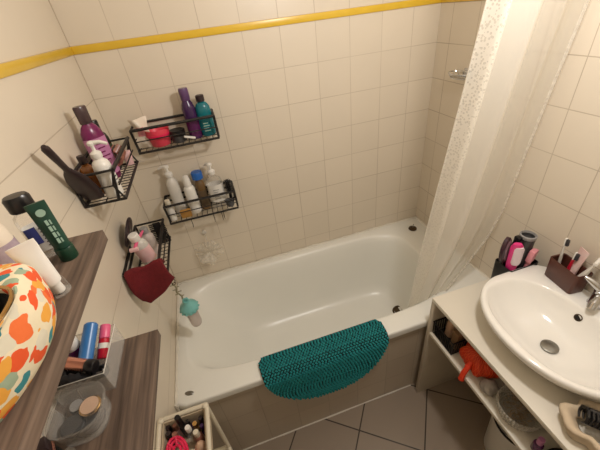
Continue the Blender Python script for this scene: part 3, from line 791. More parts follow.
# ------------------------------------------------------------------ wooden shelves
def shelf(label, z, y1, D=0.172):
    t = thing('wall_shelf', label, 'shelf', (0.0, y1, z), (0, 0, 0), 'wooden wall shelves')
    L = 0.80
    MB().box(0.0, D, -L, 0.0, -0.022, 0.0, 0.0012).build('board', 'wood', t)
    for yy in (-0.16, -0.64):
        MB().box(0.0, 0.006, yy - 0.05, yy + 0.05, -0.040, -0.0225, 0.001).build('bracket', 'grey', t)
    return t
shelf('grey-brown wooden shelf on the left wall, upper one with the printed pouch', 1.430, -0.893)
shelf('grey-brown wooden shelf on the left wall, lower one with the clear boxes', 1.165, -0.899)
SU, SL = 1.4305, 1.1655

def tube_thing(name, label, loc, h, w, d, m, capm, caph, capr, rot=(0, 0, 0), cat='tube', crimp=None):
    """a squeeze tube standing on its cap, flat crimped end up"""
    t = thing(name, label, cat, loc, rot)
    MB().lathe([(capr * 0.96, 0), (capr, 0.001), (capr, caph - 0.001), (capr * 0.95, caph)], None, 24).build('cap', capm, t)
    n = 28; rings = []
    for z, f in ((caph, 0.0), (caph + 0.004, 0.0), (caph + (h - caph) * 0.35, 0.3), (caph + (h - caph) * 0.7, 0.68), (h - 0.008, 0.97), (h, 1.0)):
        r0 = d if z > caph + 0.001 else capr * 0.8
        rx = r0 + (w - r0) * f if z > caph + 0.001 else r0
        ry = r0 * (1 - f) + 0.0015 * f
        rings.append([Vector((rx * math.cos(2 * PI * k / n), ry * math.sin(2 * PI * k / n), z)) for k in range(n)])
    MB().loft(rings).build('tube_body', m, t)
    return t
gt = tube_thing('hand_cream_tube', 'dark green tube standing on its cap at the far end of the upper shelf', (0.137, -0.957, SU), 0.098, 0.0125, 0.0110, 'bottle_green', 'cap_green', 0.022, 0.0125, (0.03, 0.0, 0.5))
def tube_front(x, z, h, caph, d, off=0.0006):   # y of the flat front of a tube at height z
    f = min(1, max(0, (z - caph) / (h - caph) * 1.0)); return -(d * (1 - f) + 0.0015 * f) - off
mb = MB()
def strip(mb, x0, x1, z0, z1, h, caph, d):
    e = 0.001
    ys = [tube_front(0, z, h, caph, d) for z in (z0, z1)]
    mb.faces([(x0, ys[0] - e, z0), (x1, ys[0] - e, z0), (x1, ys[1] - e, z1), (x0, ys[1] - e, z1)], [(0, 1, 2, 3)])
for i, (a, b) in enumerate(((-0.004, 0.008), (-0.006, 0.008), (-0.005, 0.004), (-0.007, 0.008))):
    strip(mb, -0.002, 0.0015, 0.034 + i * .010, 0.042 + i * .010, 0.098, 0.022, 0.0115); strip(mb, 0.003, 0.005, 0.034 + i * .010, 0.041 + i * .010, 0.098, 0.022, 0.0115)
k0 = 14; c0 = (0.0, 0.088)
mb.faces([(c0[0] + 0.0058 * math.cos(2 * PI * k / k0), tube_front(0, 0.082, 0.098, 0.022, 0.0115) - 0.002, c0[1] - 0.004 + 0.0058 * math.sin(2 * PI * k / k0)) for k in range(k0)], [tuple(range(k0))])
mb.build('label_print', 'pale_ink', [c for c in gt.children if c.name.startswith('tube_body')][0])

cbt = thing('micellar_bottle', 'clear bottle with black cap and blue label standing on the upper shelf', 'bottle', (0.106, -0.930, SU), (0, 0, 0.5))
MB().lathe([(0.019, 0), (0.021, 0.003), (0.0215, 0.07), (0.020, 0.078), (0.013, 0.084), (0.012, 0.087)], Matrix.Scale(0.92, 4), 28, 1.0, 0.75, power=2.6).build('bottle_body', 'clear', cbt)
MB().lathe([(0.0165, 0.086), (0.0175, 0.088), (0.0175, 0.107), (0.0150, 0.111), (0.0, 0.1115)], Matrix.Scale(0.95, 4) @ Matrix.Translation((0, 0, -0.002)), 24, 1.0, 0.82).build('cap', 'black', cbt)
MB().lathe([(0.0205, 0.015), (0.0205, 0.060)], Matrix.Scale(0.88, 4), 28, 0.98, 0.72, caps=False, power=2.6).build('label_band', 'paper', cbt)
mb = MB(); mb.box(-0.016, -0.002, -0.0146, -0.0136, 0.028, 0.056); mb.build('blue_label', 'navy', cbt)
mb = MB()
for i in range(6): mb.box(0.001, 0.012 - .003 * (i % 2), -0.0148, -0.0138, 0.050 - i * 0.006, 0.052 - i * 0.006)
mb.build('label_print', 'ink', cbt)
wt = tube_thing('face_cream_tube', 'white tube with clear cap standing on the front edge of the upper shelf', (0.148, -1.040, SU), 0.084, 0.0150, 0.0110, 'white', 'clear', 0.019, 0.0130, (0.0, -0.06, 0.5))
MB().lathe([(0.0065, 0.002), (0.007, 0.004), (0.007, 0.024)], None, 16).build('nozzle', 'white', wt)
pbt = thing('lotion_bottle', 'cream bottle with purple swirl and teal cap at the wall side of the upper shelf', 'bottle', (0.082, -0.990, SU), (0, 0, 0.5))
MB().lathe([(0.021, 0), (0.024, 0.003), (0.025, 0.05), (0.023, 0.085), (0.016, 0.094), (0.012, 0.096)], None, 28, 1.0, 0.8).build('bottle_body', mat('cream_lotion_plastic', (224, 210, 190), 0.35), pbt)
mb = MB(); mb.lathe([(0.0252, 0.036), (0.0253, 0.050), (0.0245, 0.066)], None, 28, 1.0, 0.8, caps=False); mb.build('swirl_band', mat('purple_swirl', (222, 206, 196), 0.4, nscale=34, rgb2=(84, 44, 108)), pbt)
MB().lathe([(0.0125, 0.095), (0.0145, 0.097), (0.0145, 0.118), (0.012, 0.120)], None, 20).build('cap', 'teal', pbt)

# printed pouch
po = thing('cosmetic_pouch', 'leaf-printed cotton pouch with its zip open on the upper shelf', 'pouch', (0.106, -1.150, SU))
def pring(z, cx, cy, hx, hy, n=36, pw=2.5, wob=0.0):
    out = []
    for k in range(n):
        a = 2 * PI * k / n; c, s = math.cos(a), math.sin(a); q = (abs(c) ** pw + abs(s) ** pw) ** (-1 / pw)
        w = 1 + wob * math.sin(3 * a + z * 40) + wob * 0.7 * math.sin(7 * a + 1)
        out.append(Vector((cx + hx * c * q * w, cy + hy * s * q * w, z)))
    return out
mb = MB()
mb.loft([pring(0.0, 0.0, 0, 0.055, 0.086, pw=2.1), pring(0.007, 0.0, 0, 0.064, 0.104, pw=2.1, wob=.01), pring(0.026, 0.0, 0, 0.074, 0.114, pw=2.1, wob=.02), pring(0.052, 0.002, 0, 0.075, 0.113, pw=2.1, wob=.03), pring(0.074, 0.012, 0.002, 0.066, 0.096, pw=2.1, wob=.03), pring(0.088, 0.028, -0.014, 0.048, 0.058, wob=.02), pring(0.090, 0.046, -0.026, 0.0370, 0.0460),
         pring(0.086, 0.046, -0.026, 0.0320, 0.0410), pring(0.052, 0.024, -0.012, 0.033, 0.039), pring(0.026, 0.012, 0, 0.030, 0.040)])
fab = mb.build('fabric', 'leaf_print', po, sharp=180, sub=1)
MB().loft([pring(0.087, 0.046, -0.026, 0.0315, 0.0402), pring(0.052, 0.025, -0.012, 0.031, 0.036), pring(0.030, 0.014, 0, 0.026, 0.034)], (False, True)).build('lining', 'soft_black', fab, sharp=180)
MB().tube([v + Vector((0, 0, 0.0015)) for v in pring(0.0905, 0.046, -0.026, 0.0340, 0.0430)], 0.0018, 6, True).build('zip_teeth', 'gold', fab)

# ------------------------------------------------------------------ lower shelf: clear boxes
def open_box(mb, x0, x1, y0, y1, z0, z1, t=0.002):
    mb.box(x0, x1, y0, y1, z0, z0 + t); mb.box(x0, x0 + t, y0, y1, z0 + t, z1); mb.box(x1 - t, x1, y0, y1, z0 + t, z1)
    mb.box(x0 + t, x1 - t, y0, y0 + t, z0 + t, z1); mb.box(x0 + t, x1 - t, y1 - t, y1, z0 + t, z1)
BX = (0.011, 0.107, -1.014, -0.902)
ob = thing('acrylic_organizer', 'clear open acrylic box of make-up on the lower shelf', 'box', ((BX[0] + BX[1]) / 2, (BX[2] + BX[3]) / 2, SL))
mb = MB(); open_box(mb, -0.046, 0.046, -0.056, 0.056, 0.0, 0.052, 0.0015); mb.build('box_shell', 'clear', ob)
mb = MB(); mb.tube([(-0.046, -0.056, 0.052), (0.046, -0.056, 0.052), (0.046, 0.056, 0.052), (-0.046, 0.056, 0.052)], 0.0011, 6, True); mb.build('rim', 'milky', ob)
ZB = SL + 0.0025
bottle('nail_polish_bottle', 'small purple bottle with big white cap in the clear acrylic box', 'bottle', (0.034, -0.932, ZB), [(0.013, 0), (0.014, 0.002), (0.014, 0.046), (0.010, 0.052)], 'purple', ([(0.0125, 0.050), (0.014, 0.052), (0.014, 0.078), (0.012, 0.081), (0, 0.0815)], 'white'))
rl = thing('roll_on_deodorant', 'blue cylinder bottle lying aslant in the clear acrylic box', 'bottle', (0.060, -0.972, ZB + 0.040), (-1.15, 0.12, -0.10))
MB().lathe([(0.010, 0), (0.0125, 0.002), (0.0125, 0.060), (0.0125, 0.072), (0.010, 0.075), (0, 0.0755)], None, 22).build('bottle_body', 'blue', rl)
pk2 = thing('lip_balm_tube', 'bright red and pink tube leaning on the front side of the clear acrylic box', 'tube', (0.084, -0.962, ZB + 0.028), (-1.05, 0.08, -0.12))
MB().lathe([(0.008, 0), (0.0095, 0.002), (0.0095, 0.036), (0.008, 0.037)], None, 20).build('tube_body', 'red', pk2)
MB().lathe([(0.0088, 0.0372), (0.0095, 0.038), (0.0095, 0.062), (0.008, 0.064)], None, 20).build('cap', 'pink', pk2)
MB().lathe([(0.0098, 0.018), (0.0098, 0.028)], None, 20, caps=False).build('label_band', 'paper', pk2)
lp = thing('lipstick', 'rose gold and black lipstick lying across the clear acrylic box', 'lipstick', (0.036, -0.972, ZB + 0.056), (0, PI / 2 + 0.12, 0.05 - 0.45))
MB().lathe([(0.010, 0), (0.0112, 0.001), (0.0112, 0.040)], None, 20).build('tube_body', 'rose_gold', lp)
MB().lathe([(0.0112, 0.0402), (0.0118, 0.041), (0.0118, 0.054), (0.0105, 0.056)], None, 20).build('base', 'black', lp)
hs = thing('hair_scrunchie', 'black scrunchie stuffed in the near end of the clear acrylic box', 'scrunchie', (0.044, -0.994, ZB + 0.044))
mb = MB(); pts = []; rr = []
for k in range(48):
    a = 2 * PI * k / 48; pts.append((0.026 * math.cos(a), 0.010 * math.sin(a), 0.006 * math.sin(3 * a))); rr.append(0.008 + 0.0025 * math.sin(k * 2.4))
mb.tube(pts, rr, 8, True); mb.build('scrunched_fabric', 'soft_black', hs, sharp=180)
hs2 = thing('hair_tie', 'black hair tie with a silver bead in the front corner of the clear acrylic box', 'hair tie', (0.086, -0.993, ZB + 0.030))
mb = MB(); mb.tube([(0.011 * math.cos(a * PI / 9), 0.011 * math.sin(a * PI / 9), 0.003 * math.sin(a)) for a in range(18)], 0.0055, 8, True); mb.build('band', 'soft_black', hs2)
MB().sphere((0.010, -0.004, 0.007), 0.003, 8).build('bead', 'chrome', hs2)

rt = thing('round_tub', 'round clear plastic tub of powder compacts on the lower shelf', 'tub', (0.068, -1.062, SL))
MB().lathe([(0.036, 0), (0.039, 0.002), (0.043, 0.044), (0.045, 0.045), (0.0445, 0.047), (0.041, 0.045), (0.037, 0.004), (0.0, 0.003)], Matrix.Scale(0.93, 4), 36, power=2.8).build('tub_body', 'clear', rt)
LT = Matrix.Translation((0, 0, 0.047)) @ Matrix.Rotation(0.10, 4, 'Y') @ Matrix.Scale(0.93, 4)
MB().lathe([(0.0455, -0.004), (0.0465, -0.002), (0.0465, 0.003), (0.044, 0.0045), (0.0, 0.0045)], LT, 36, power=2.8).build('tub_lid', 'clear', rt)
def compact(label, x, y, z, r, m, panm):
    t = thing('powder_compact', label, 'compact', (x, y, z), (0.08, 0.05, 0), 'powder compacts in the round tub')
    MB().lathe([(r * .95, 0), (r, 0.001), (r, 0.006), (r * .88, 0.0075)], None, 24).build('case', m, t)
    MB().lathe([(r * .84, 0.0074), (r * .84, 0.0088), (0, 0.0088)], None, 24).build('pan', panm, t)
compact('peach powder compact on the front side in the round clear tub', 0.082, -1.054, SL + 0.026, 0.017, 'gold', 'peach')
compact('black powder compact on the wall side in the round clear tub', 0.056, -1.074, SL + 0.018, 0.018, 'black', 'dark_grey')
compact('small grey eyeshadow pot at the far side in the round clear tub', 0.056, -1.042, SL + 0.020, 0.012, 'dark_grey', 'grey')
compact('lowest dark compact under the peach one in the round clear tub', 0.072, -1.064, SL + 0.006, 0.026, 'dark_brown', 'dark_grey')

gc = thing('lipstick', 'black and gold lipstick box at the near bottom corner of the lower shelf', 'lipstick', (0.034, -1.112, SL), (0, 0, 0.4))
MB().box(-0.011, 0.011, -0.011, 0.011, 0.0, 0.030, 0.001).build('case', 'black', gc)
MB().box(-0.0115, 0.0115, -0.0115, 0.0115, 0.0302, 0.037, 0.001).build('collar', 'rose_gold', gc)
MB().box(-0.0105, 0.0105, -0.0105, 0.0105, 0.0372, 0.058, 0.001).build('cap', 'dark_brown', gc)
bottle('nail_polish_bottle', 'tiny clear bottle with ribbed clear cap in front of the round tub', 'bottle', (0.078, -1.132, SL), [(0.011, 0), (0.012, 0.001), (0.012, 0.022), (0.007, 0.026)], 'clear', (capp(0.0075, 0.026, 0.024), 'clear'))

# ------------------------------------------------------------------ slim white trolley beside the bath
TZ = 0.695
tr = thing('storage_trolley', 'slim white tube-frame trolley beside the bath under the shelves', 'trolley', (0.082, -1.0, 0.0))
w, l = 0.073, 0.178
def rrect(w, l, z, rad=0.014, n=5):
    P = []
    for cx, cy, a0 in ((w - rad, l - rad, 0), (-w + rad, l - rad, PI / 2), (-w + rad, -l + rad, PI), (w - rad, -l + rad, 1.5 * PI)):
        for k in range(n + 1): a = a0 + PI / 2 * k / n; P.append((cx + rad * math.cos(a), cy + rad * math.sin(a), z))
    return P
for z in (TZ, 0.38, 0.09):
    MB().tube(rrect(w, l, z), 0.0075, 10, True).build('frame_rail', 'off_white', tr)
for sx in (-1, 1):
    for sy in (-1, 1):
        MB().tube([(sx * (w - .002), sy * (l - .002), 0.022), (sx * (w - .002), sy * (l - .002), TZ)], 0.007, 10).build('leg', 'off_white', tr)
        mb = MB(); mb.lathe([(0.014, -0.006), (0.015, -0.004), (0.015, 0.004), (0.014, 0.006)], Matrix.Translation((sx * (w - .002), sy * (l - .002), 0.015)) @ Matrix.Rotation(PI / 2, 4, 'X'), 16); mb.build('caster', 'grey', tr)
        MB().sphere((sx * (w - .004), sy * (l - .004), TZ + 0.002), (0.011, 0.011, 0.009), 12).build('corner_joint', 'off_white', tr)
for zt in (TZ, 0.38, 0.09):
    mb = MB(); h = 0.085
    open_box(mb, -w + .008, w - .008, -l + .008, l - .008, zt - h, zt - 0.004, 0.003); mb.build('basket_liner', 'cream_cloth' if zt == TZ else 'off_white', tr)
TT = TZ - 0.085 + 0.0035
TX, TY = 0.082, -1.0
def in_tr(x, y): return (TX + x - 0.006, TY + y + 0.010, TT)
bottle('nail_polish_bottle', 'slim black bottle standing at the back of the trolley basket', 'bottle', in_tr(-0.004, 0.142), [(0.010, 0), (0.011, 0.002), (0.011, 0.05), (0.008, 0.055)], 'dark_grey', (capp(0.0085, 0.055, 0.058), 'black'), group='nail polish bottles in the trolley')
bottle('nail_polish_bottle', 'bottle with bright white cap nearest the black one in the trolley', 'bottle', in_tr(0.018, 0.118), [(0.013, 0), (0.014, 0.002), (0.014, 0.055), (0.009, 0.062)], 'clear', (capp(0.0085, 0.062, 0.022), 'white'), group='nail polish bottles in the trolley')
bottle('nail_polish_bottle', 'bottle with cream cap beside the beige ball in the trolley', 'bottle', in_tr(0.040, 0.100), [(0.013, 0), (0.014, 0.002), (0.014, 0.045), (0.009, 0.052)], 'brown_horn', (capp(0.0085, 0.052, 0.024), 'off_white'), group='nail polish bottles in the trolley')
bl = thing('make_up_sponge', 'round beige make-up sponge on top in the trolley basket', 'sponge', in_tr(0.046, 0.068))
MB().lathe([(0.004, 0.0), (0.013, 0.004), (0.019, 0.016), (0.019, 0.034), (0.016, 0.050), (0.010, 0.062), (0.003, 0.068)], None, 22).build('sponge_body', 'peach', bl)
bottle('nail_polish_bottle', 'small dark red bottle at the left back of the trolley basket', 'bottle', in_tr(-0.045, 0.130), [(0.012, 0), (0.013, 0.002), (0.013, 0.030), (0.008, 0.036)], mat('plum_glass', (70, 24, 44), 0.15), (capp(0.008, 0.036, 0.03), 'dark_brown'), group='nail polish bottles in the trolley')
bottle('nail_polish_bottle', 'greyish bottle with brown cap between black cap and pink brush in the trolley', 'bottle', in_tr(-0.024, 0.118), [(0.012, 0), (0.013, 0.002), (0.013, 0.036), (0.008, 0.042)], 'frosted', (capp(0.008, 0.042, 0.03), 'brown_horn'), group='nail polish bottles in the trolley')
bottle('lip_gloss_tube', 'slim clear and gold tube leaning in the trolley basket', 'tube', in_tr(0.030, 0.138), [(0.007, 0), (0.0078, 0.001), (0.0078, 0.045)], 'amber_soft', (capp(0.0075, 0.0455, 0.03), 'gold'), rot=(0.15, 0.1, 0))
for lab_, x_, y_, r_, h_, bm_, cm_ in (
        ('short black bottle in the right back corner of the trolley basket', 0.052, 0.144, 0.010, 0.030, 'black', 'dark_brown'),
        ('plum bottle right of the slim black bottle at the back of the trolley', 0.012, 0.146, 0.009, 0.034, 'deep_purple', 'black'),
        ('dark purple bottle against the right side of the trolley, behind the beige sponge', 0.056, 0.118, 0.0085, 0.034, 'deep_purple', 'deep_purple'),
        ('small brown bottle in the left back corner of the trolley basket', -0.048, 0.152, 0.010, 0.030, 'brown_horn', 'dark_brown'),
        ('grey-pink bottle between the left back corner and the slim black bottle of the trolley', -0.026, 0.146, 0.009, 0.036, 'pale_pink', 'brown_horn')):
    bottle('nail_polish_bottle', lab_, 'bottle', in_tr(x_, y_), [(r_ * .93, 0), (r_, 0.002), (r_, h_), (r_ * .7, h_ + 0.006)], bm_, (capp(r_ * .72, h_ + 0.006, 0.026), cm_), group='nail polish bottles in the trolley')
mk = thing('make_up_bag', 'dark cloth make-up bag lying flat in the near end of the trolley basket', 'bag', (TX, TY - 0.07, TT))
mb = MB(); mb.loft([pring(z, 0, 0, 0.056 * f, 0.085 * f, wob=.02) for z, f in ((0.0, 0.86), (0.006, 0.97), (0.022, 1.0), (0.036, 0.9), (0.042, 0.6))]); mb.build('bag_body', 'soft_black', mk, sharp=180)
MB().tube([(-0.02, -0.05, 0.043), (0.0, 0.0, 0.045), (0.02, 0.05, 0.043)], 0.0022, 6).build('zip', 'gold', mk)
# pink vent hairbrush
pv = thing('vent_hairbrush', 'hot pink vented hairbrush lying in the trolley basket', 'hairbrush', (TX - 0.022, TY + 0.082, TT + 0.066), (0.15, -0.12, 0.45))
mb = MB()
for r_ in (0.034, 0.025, 0.013):
    mb.tube([(r_ * 0.78 * math.cos(a * PI / 16), r_ * 1.15 * math.sin(a * PI / 16), 0.004 * math.cos(a * PI / 8)) for a in range(32)], 0.0042, 8, True)
for a in range(6): mb.tube([(0.010 * math.cos(a * PI / 3), 0.014 * math.sin(a * PI / 3), 0), (0.027 * math.cos(a * PI / 3), 0.039 * math.sin(a * PI / 3), 0)], 0.0038, 6)
vh = mb.build('vent_head', 'hot_pink', pv)
mb = MB()
for i in range(22):
    a = i * 2.4; r_ = 0.006 + 0.0011 * i; mb.tube([(r_ * .78 * math.cos(a), r_ * 1.1 * math.sin(a), -0.004), (r_ * .78 * math.cos(a), r_ * 1.1 * math.sin(a), -0.016)], 0.0011, 5)
mb.build('bristles', 'black', vh)
MB().tube([(0, -0.036, 0), (0, -0.06, 0.003), (0, -0.11, 0.008), (0, -0.13, 0.008)], [0.007, 0.008, 0.009, 0.006], 10).build('handle', 'hot_pink', pv)
bottle('cream_jar', 'white-lidded little jar in front of the pink vented brush in the trolley', 'jar', in_tr(0.020, 0.050), [(0.018, 0), (0.019, 0.002), (0.019, 0.034)], 'dark_grey', (capp(0.020, 0.034, 0.016), 'off_white'))
bottle('cream_jar', 'dark jar by the beige sponge in the near part of the trolley', 'jar', in_tr(0.048, 0.024), [(0.015, 0), (0.016, 0.002), (0.016, 0.05)], 'black', (capp(0.0165, 0.05, 0.014), 'dark_grey'))

# ------------------------------------------------------------------ vanity unit
VX, VY0, VY1, VZ = 1.058, -0.719, -1.52, 0.700
va = thing('vanity_unit', 'white open-fronted washstand with a middle shelf along the right wall', 'vanity', (VX, VY0, 0.0))
WX = LX - 0.002 - VX; WY = VY1 - VY0
MB().box(0.0, WX, WY, 0.0, VZ - 0.018, VZ, 0.001).build('counter_top', 'laminate', va)
MB().box(0.0, WX, -0.018, -0.0005, 0.0, VZ - 0.0182, 0.001).build('side_panel', 'laminate_edge', va)
MB().box(0.0, WX, WY, WY + 0.018, 0.0, VZ - 0.0182, 0.001).build('side_panel', 'laminate_edge', va)
MB().box(0.002, WX, WY + 0.0182, -0.0182, 0.486, 0.502, 0.001).build('middle_shelf', 'laminate', va)
MB().box(WX - 0.012, WX, WY + 0.0182, -0.0182, 0.5022, VZ - 0.0182).build('back_panel', 'laminate_edge', va)

# wash basin
sk = thing('wash_basin', 'white ceramic wash basin set on the washstand top', 'basin', (1.27, -1.030, VZ + 0.0004))
NS = 96
def d_ring(z, f, dx=0.0):
    out = []
    for k in range(NS):
        a = 2 * PI * k / NS; c, s = math.cos(a), math.sin(a)
        n = 2.05 if c < 0 else 2.05 + 4.0 * min(1, c * 2.2)
        q = (abs(c) ** n + abs(s) ** n) ** (-1 / n)
        hx = 0.192 if c < 0 else 0.203
        out.append(Vector((dx + hx * f * c * q, 0.240 * f * s * q, z)))
    return out
def o_ring(z, xl, xr, hy, n=2.4, cy=0.0):
    cx, hx = (xl + xr) / 2, (xr - xl) / 2; out = []
    for k in range(NS):
        a = 2 * PI * k / NS; c, s = math.cos(a), math.sin(a); q = (abs(c) ** n + abs(s) ** n) ** (-1 / n)
        out.append(Vector((cx + hx * c * q, cy + hy * s * q, z)))
    return out
mb = MB()
mb.loft([d_ring(0.0, 0.76, 0.03), d_ring(0.006, 0.78, 0.028), d_ring(0.05, 0.90, 0.012), d_ring(0.082, 0.975, 0.003), d_ring(0.098, 0.998), d_ring(0.107, 0.992), d_ring(0.1115, 0.97),
         o_ring(0.1115, -0.170, 0.120, 0.212, 2.3), o_ring(0.109, -0.164, 0.116, 0.206, 2.3), o_ring(0.100, -0.158, 0.112, 0.199, 2.3), o_ring(0.075, -0.146, 0.100, 0.180, 2.3), o_ring(0.045, -0.120, 0.078, 0.146, 2.3, -.006), o_ring(0.026, -0.094, 0.052, 0.105, 2.2, -.010), o_ring(0.019, -0.07, 0.026, 0.065, 2.0, -.014), o_ring(0.0175, -0.035, -0.005, 0.02, 2.0, -.017)], (True, True))
mb.build('bowl', 'ceramic', sk, sharp=70)
mb = MB(); mb.lathe([(0.024, 0.0), (0.0255, 0.002), (0.025, 0.006), (0.020, 0.008), (0.0, 0.0085)], Matrix.Translation((-0.018, -0.017, 0.0195)), 28)
plabel(mb.build('drain_plug', 'brushed', sk), 'round grey metal pop-up plug')
OV = Matrix.Translation((0.1035, 0.008, 0.080)) @ align((-0.86, -0.05, 0.5))
mb = MB(); mb.lathe([(0.011, 0.0), (0.012, 0.003), (0.009, 0.0038), (0.0085, 0.001)], OV, 20, caps=False); ovr = mb.build('overflow_ring', 'tarnish', sk)
mb = MB(); mb.lathe([(0.0088, 0.0), (0.0088, 0.0014), (0, 0.0014)], OV, 20); mb.build('overflow_hole', 'black', ovr)

DZ = VZ + 0.0004 + 0.1117
fa = thing('faucet', 'chrome mixer tap on the back ledge of the wash basin', 'faucet', (1.438, -1.016, DZ))
MB().lathe([(0.024, 0), (0.025, 0.002), (0.023, 0.006), (0.021, 0.045), (0.022, 0.050), (0.020, 0.060), (0.0, 0.064)], None, 24).build('tap_body', 'chrome', fa)
MB().tube([(-0.010, 0.0, 0.036), (-0.03, -0.006, 0.040), (-0.052, -0.014, 0.036), (-0.060, -0.018, 0.024)], [0.016, 0.015, 0.014, 0.012], 14).build('spout', 'chrome', fa)
MB().tube([(0.0, 0.0, 0.058), (-0.008, 0.014, 0.068), (-0.016, 0.034, 0.078), (-0.020, 0.052, 0.084)], [0.017, 0.012, 0.010, 0.006], 12).build('lever', 'chrome', fa)

# brown brush holder with brushes
cu = thing('toothbrush_holder', 'brown rectangular toothbrush holder on the basin ledge', 'toothbrush holder', (1.430, -0.908, DZ), (0, 0, -0.12))
mb = MB()
def rr2(w, l, z, rad=0.008): return [Vector(p) for p in rrect(w, l, z, rad, 4)]
mb.loft([rr2(0.026, 0.050, 0), rr2(0.028, 0.053, 0.003), rr2(0.030, 0.056, 0.082), rr2(0.029, 0.055, 0.085), rr2(0.026, 0.052, 0.083), rr2(0.024, 0.049, 0.006)])
mb.build('holder_body', 'cup_brown', cu)
def toothbrush(label, loc, d, m, L=0.17):
    t = thing('toothbrush', label, 'toothbrush', loc, (0, 0, 0), 'toothbrushes in the brown holder')
    R = align(d)
    MB().tube([R @ Vector((0, 0, z)) for z in (0, 0.05, 0.1, L - 0.03)], [0.005, 0.0055, 0.004, 0.003], 10).build('handle', m, t)
    bh = MB().box(-0.005, 0.005, -0.002, 0.002, L - 0.03, L, 0.001, R).build('brush_head', 'white', t)
    mb = MB()
    for i in range(6):
        for j in (-1, 1): mb.box(j * 0.0025 - 0.0012, j * 0.0025 + 0.0012, -0.011, -0.002, L - 0.027 + i * 0.0042, L - 0.0245 + i * 0.0042, 0, R)
    mb.build('bristles', 'ink', bh)
toothbrush('clear toothbrush with dark bristles rising from the left of the brown holder', (1.432, -0.876, DZ + 0.008), (-0.08, 0.05, 0.99), 'milky', 0.165)
toothbrush('red and white toothbrush in the middle of the brown holder', (1.428, -0.906, DZ + 0.008), (0.06, 0.02, 0.98), 'red', 0.125)
tube_thing('toothpaste_tube', 'white toothpaste tube with red stripe standing cap down in the brown holder', (1.438, -0.912, DZ + 0.010), 0.135, 0.021, 0.013, mat('toothpaste_wrap', (232, 226, 220), 0.35, nscale=22, rgb2=(214, 140, 132)), 'white', 0.016, 0.009, (0.10, 0.03, 1.2))
tp = tube_thing('toothpaste_tube', 'rolled silver-white toothpaste tube leaning at the right of the brown holder', (1.428, -0.938, DZ + 0.012), 0.135, 0.017, 0.013, 'white', 'grey', 0.016, 0.009, (0.22, -0.05, 0.3))
MB().tube([(-0.018, 0, 0.137), (0.018, 0, 0.137)], 0.006, 10).build('rolled_end', 'white', tp)

# black holder with hair tools on the counter corner
hh = thing('hair_tool_holder', 'black open holder of hair tools on the back corner of the washstand', 'holder', (1.380, -0.764, VZ + 0.0004))
mb = MB()
mb.loft([rr2(0.060, 0.034, 0), rr2(0.062, 0.036, 0.003), rr2(0.065, 0.039, 0.115), rr2(0.064, 0.038, 0.117), rr2(0.062, 0.036, 0.115), rr2(0.059, 0.033, 0.004)])
mb.build('holder_body', 'black', hh)
HZ0 = VZ + 0.006
def oval_brush(name, label, loc, d, L, hw, m, pm, twist=0.0):
    t = thing(name, label, 'hairbrush', loc, (0, 0, 0), None)
    R = align(d) @ Matrix.Rotation(twist, 4, 'Z')
    MB().tube([R @ Vector((0, 0, z)) for z in (0, 0.03, L * 0.45, L * 0.5)], [0.008, 0.009, 0.008, 0.009], 10).build('handle', m, t)
    n = 26
    MB().loft([[R @ Vector((hw * f * math.cos(2 * PI * k / n), y, L * 0.74 + 0.26 * L * f * math.sin(2 * PI * k / n))) for k in range(n)] for y, f in ((0.009, 0.86), (0.006, 1.0), (-0.004, 1.0), (-0.008, 0.9))]).build('brush_back', m, t)
    MB().loft([[R @ Vector((hw * f * math.cos(2 * PI * k / n), y, L * 0.74 + 0.26 * L * f * math.sin(2 * PI * k / n))) for k in range(n)] for y, f in ((-0.0082, 0.82), (-0.013, 0.72))]).build('brush_pad', pm, t)
    return t
oval_brush('hairbrush', 'dark plum oval hairbrush at the left of the black holder', (1.338, -0.752, HZ0), (-0.06, 0.04, 0.99), 0.225, 0.034, mat('plum_plastic', (60, 34, 44), 0.35), mat('grey_plum_pad', (118, 92, 100), 0.6), 0.4)
ob2 = thing('hairbrush', 'pink and white compact hairbrush at the front of the black holder', 'hairbrush', (1.344, -0.778, HZ0 + 0.030), (0, 0, 0))
R = align((-0.06, -0.01, 0.99)) @ Matrix.Rotation(-0.5, 4, 'Z')
MB().loft([[R @ Vector((w_ * math.cos(2 * PI * k / 20), 0.009 * math.sin(2 * PI * k / 20), z)) for k in range(20)] for z, w_ in ((0.0, 0.012), (0.05, 0.016), (0.10, 0.021), (0.178, 0.021), (0.190, 0.014))]).build('brush_back', mat('fuchsia_plastic', (222, 52, 128), 0.3), ob2)
MB().loft([[R @ Vector((0.007 + w_ * math.cos(2 * PI * k / 20), -0.006 + 0.008 * math.sin(2 * PI * k / 20), z)) for k in range(20)] for z, w_ in ((0.095, 0.013), (0.105, 0.017), (0.170, 0.017), (0.178, 0.012))]).build('brush_face', mat('white_pink_plastic', (232, 214, 218), 0.35), ob2)
hz = thing('hair_dryer_brush', 'dark grey round styling brush with open grey top in the black holder', 'styling brush', (1.405, -0.752, HZ0))
MB().lathe([(0.018, 0), (0.024, 0.03), (0.026, 0.10), (0.027, 0.212), (0.024, 0.214), (0.022, 0.202), (0.0, 0.20)], align((0.02, 0.0, 1)), 26).build('barrel', 'dark_grey', hz)
MB().lathe([(0.0275, 0.206), (0.0285, 0.208), (0.0285, 0.218), (0.024, 0.220), (0.022, 0.212)], align((0.02, 0.0, 1)), 26, caps=False).build('end_ring', 'grey', hz)
hs3 = thing('straightener', 'black hair straightener upright between the brushes in the black holder', 'straightener', (1.374, -0.745, HZ0))
MB().box(-0.009, 0.009, -0.011, 0.011, 0, 0.215, 0.003).build('plate_arm', 'black', hs3)
MB().box(-0.009, 0.009, -0.022, -0.0125, 0, 0.205, 0.003).build('plate_arm', 'black', hs3)
fc = thing('facial_brush', 'light pink angular brush at the right front of the black holder', 'brush', (1.402, -0.786, HZ0 + 0.035), (0.06, 0.05, 0.3))
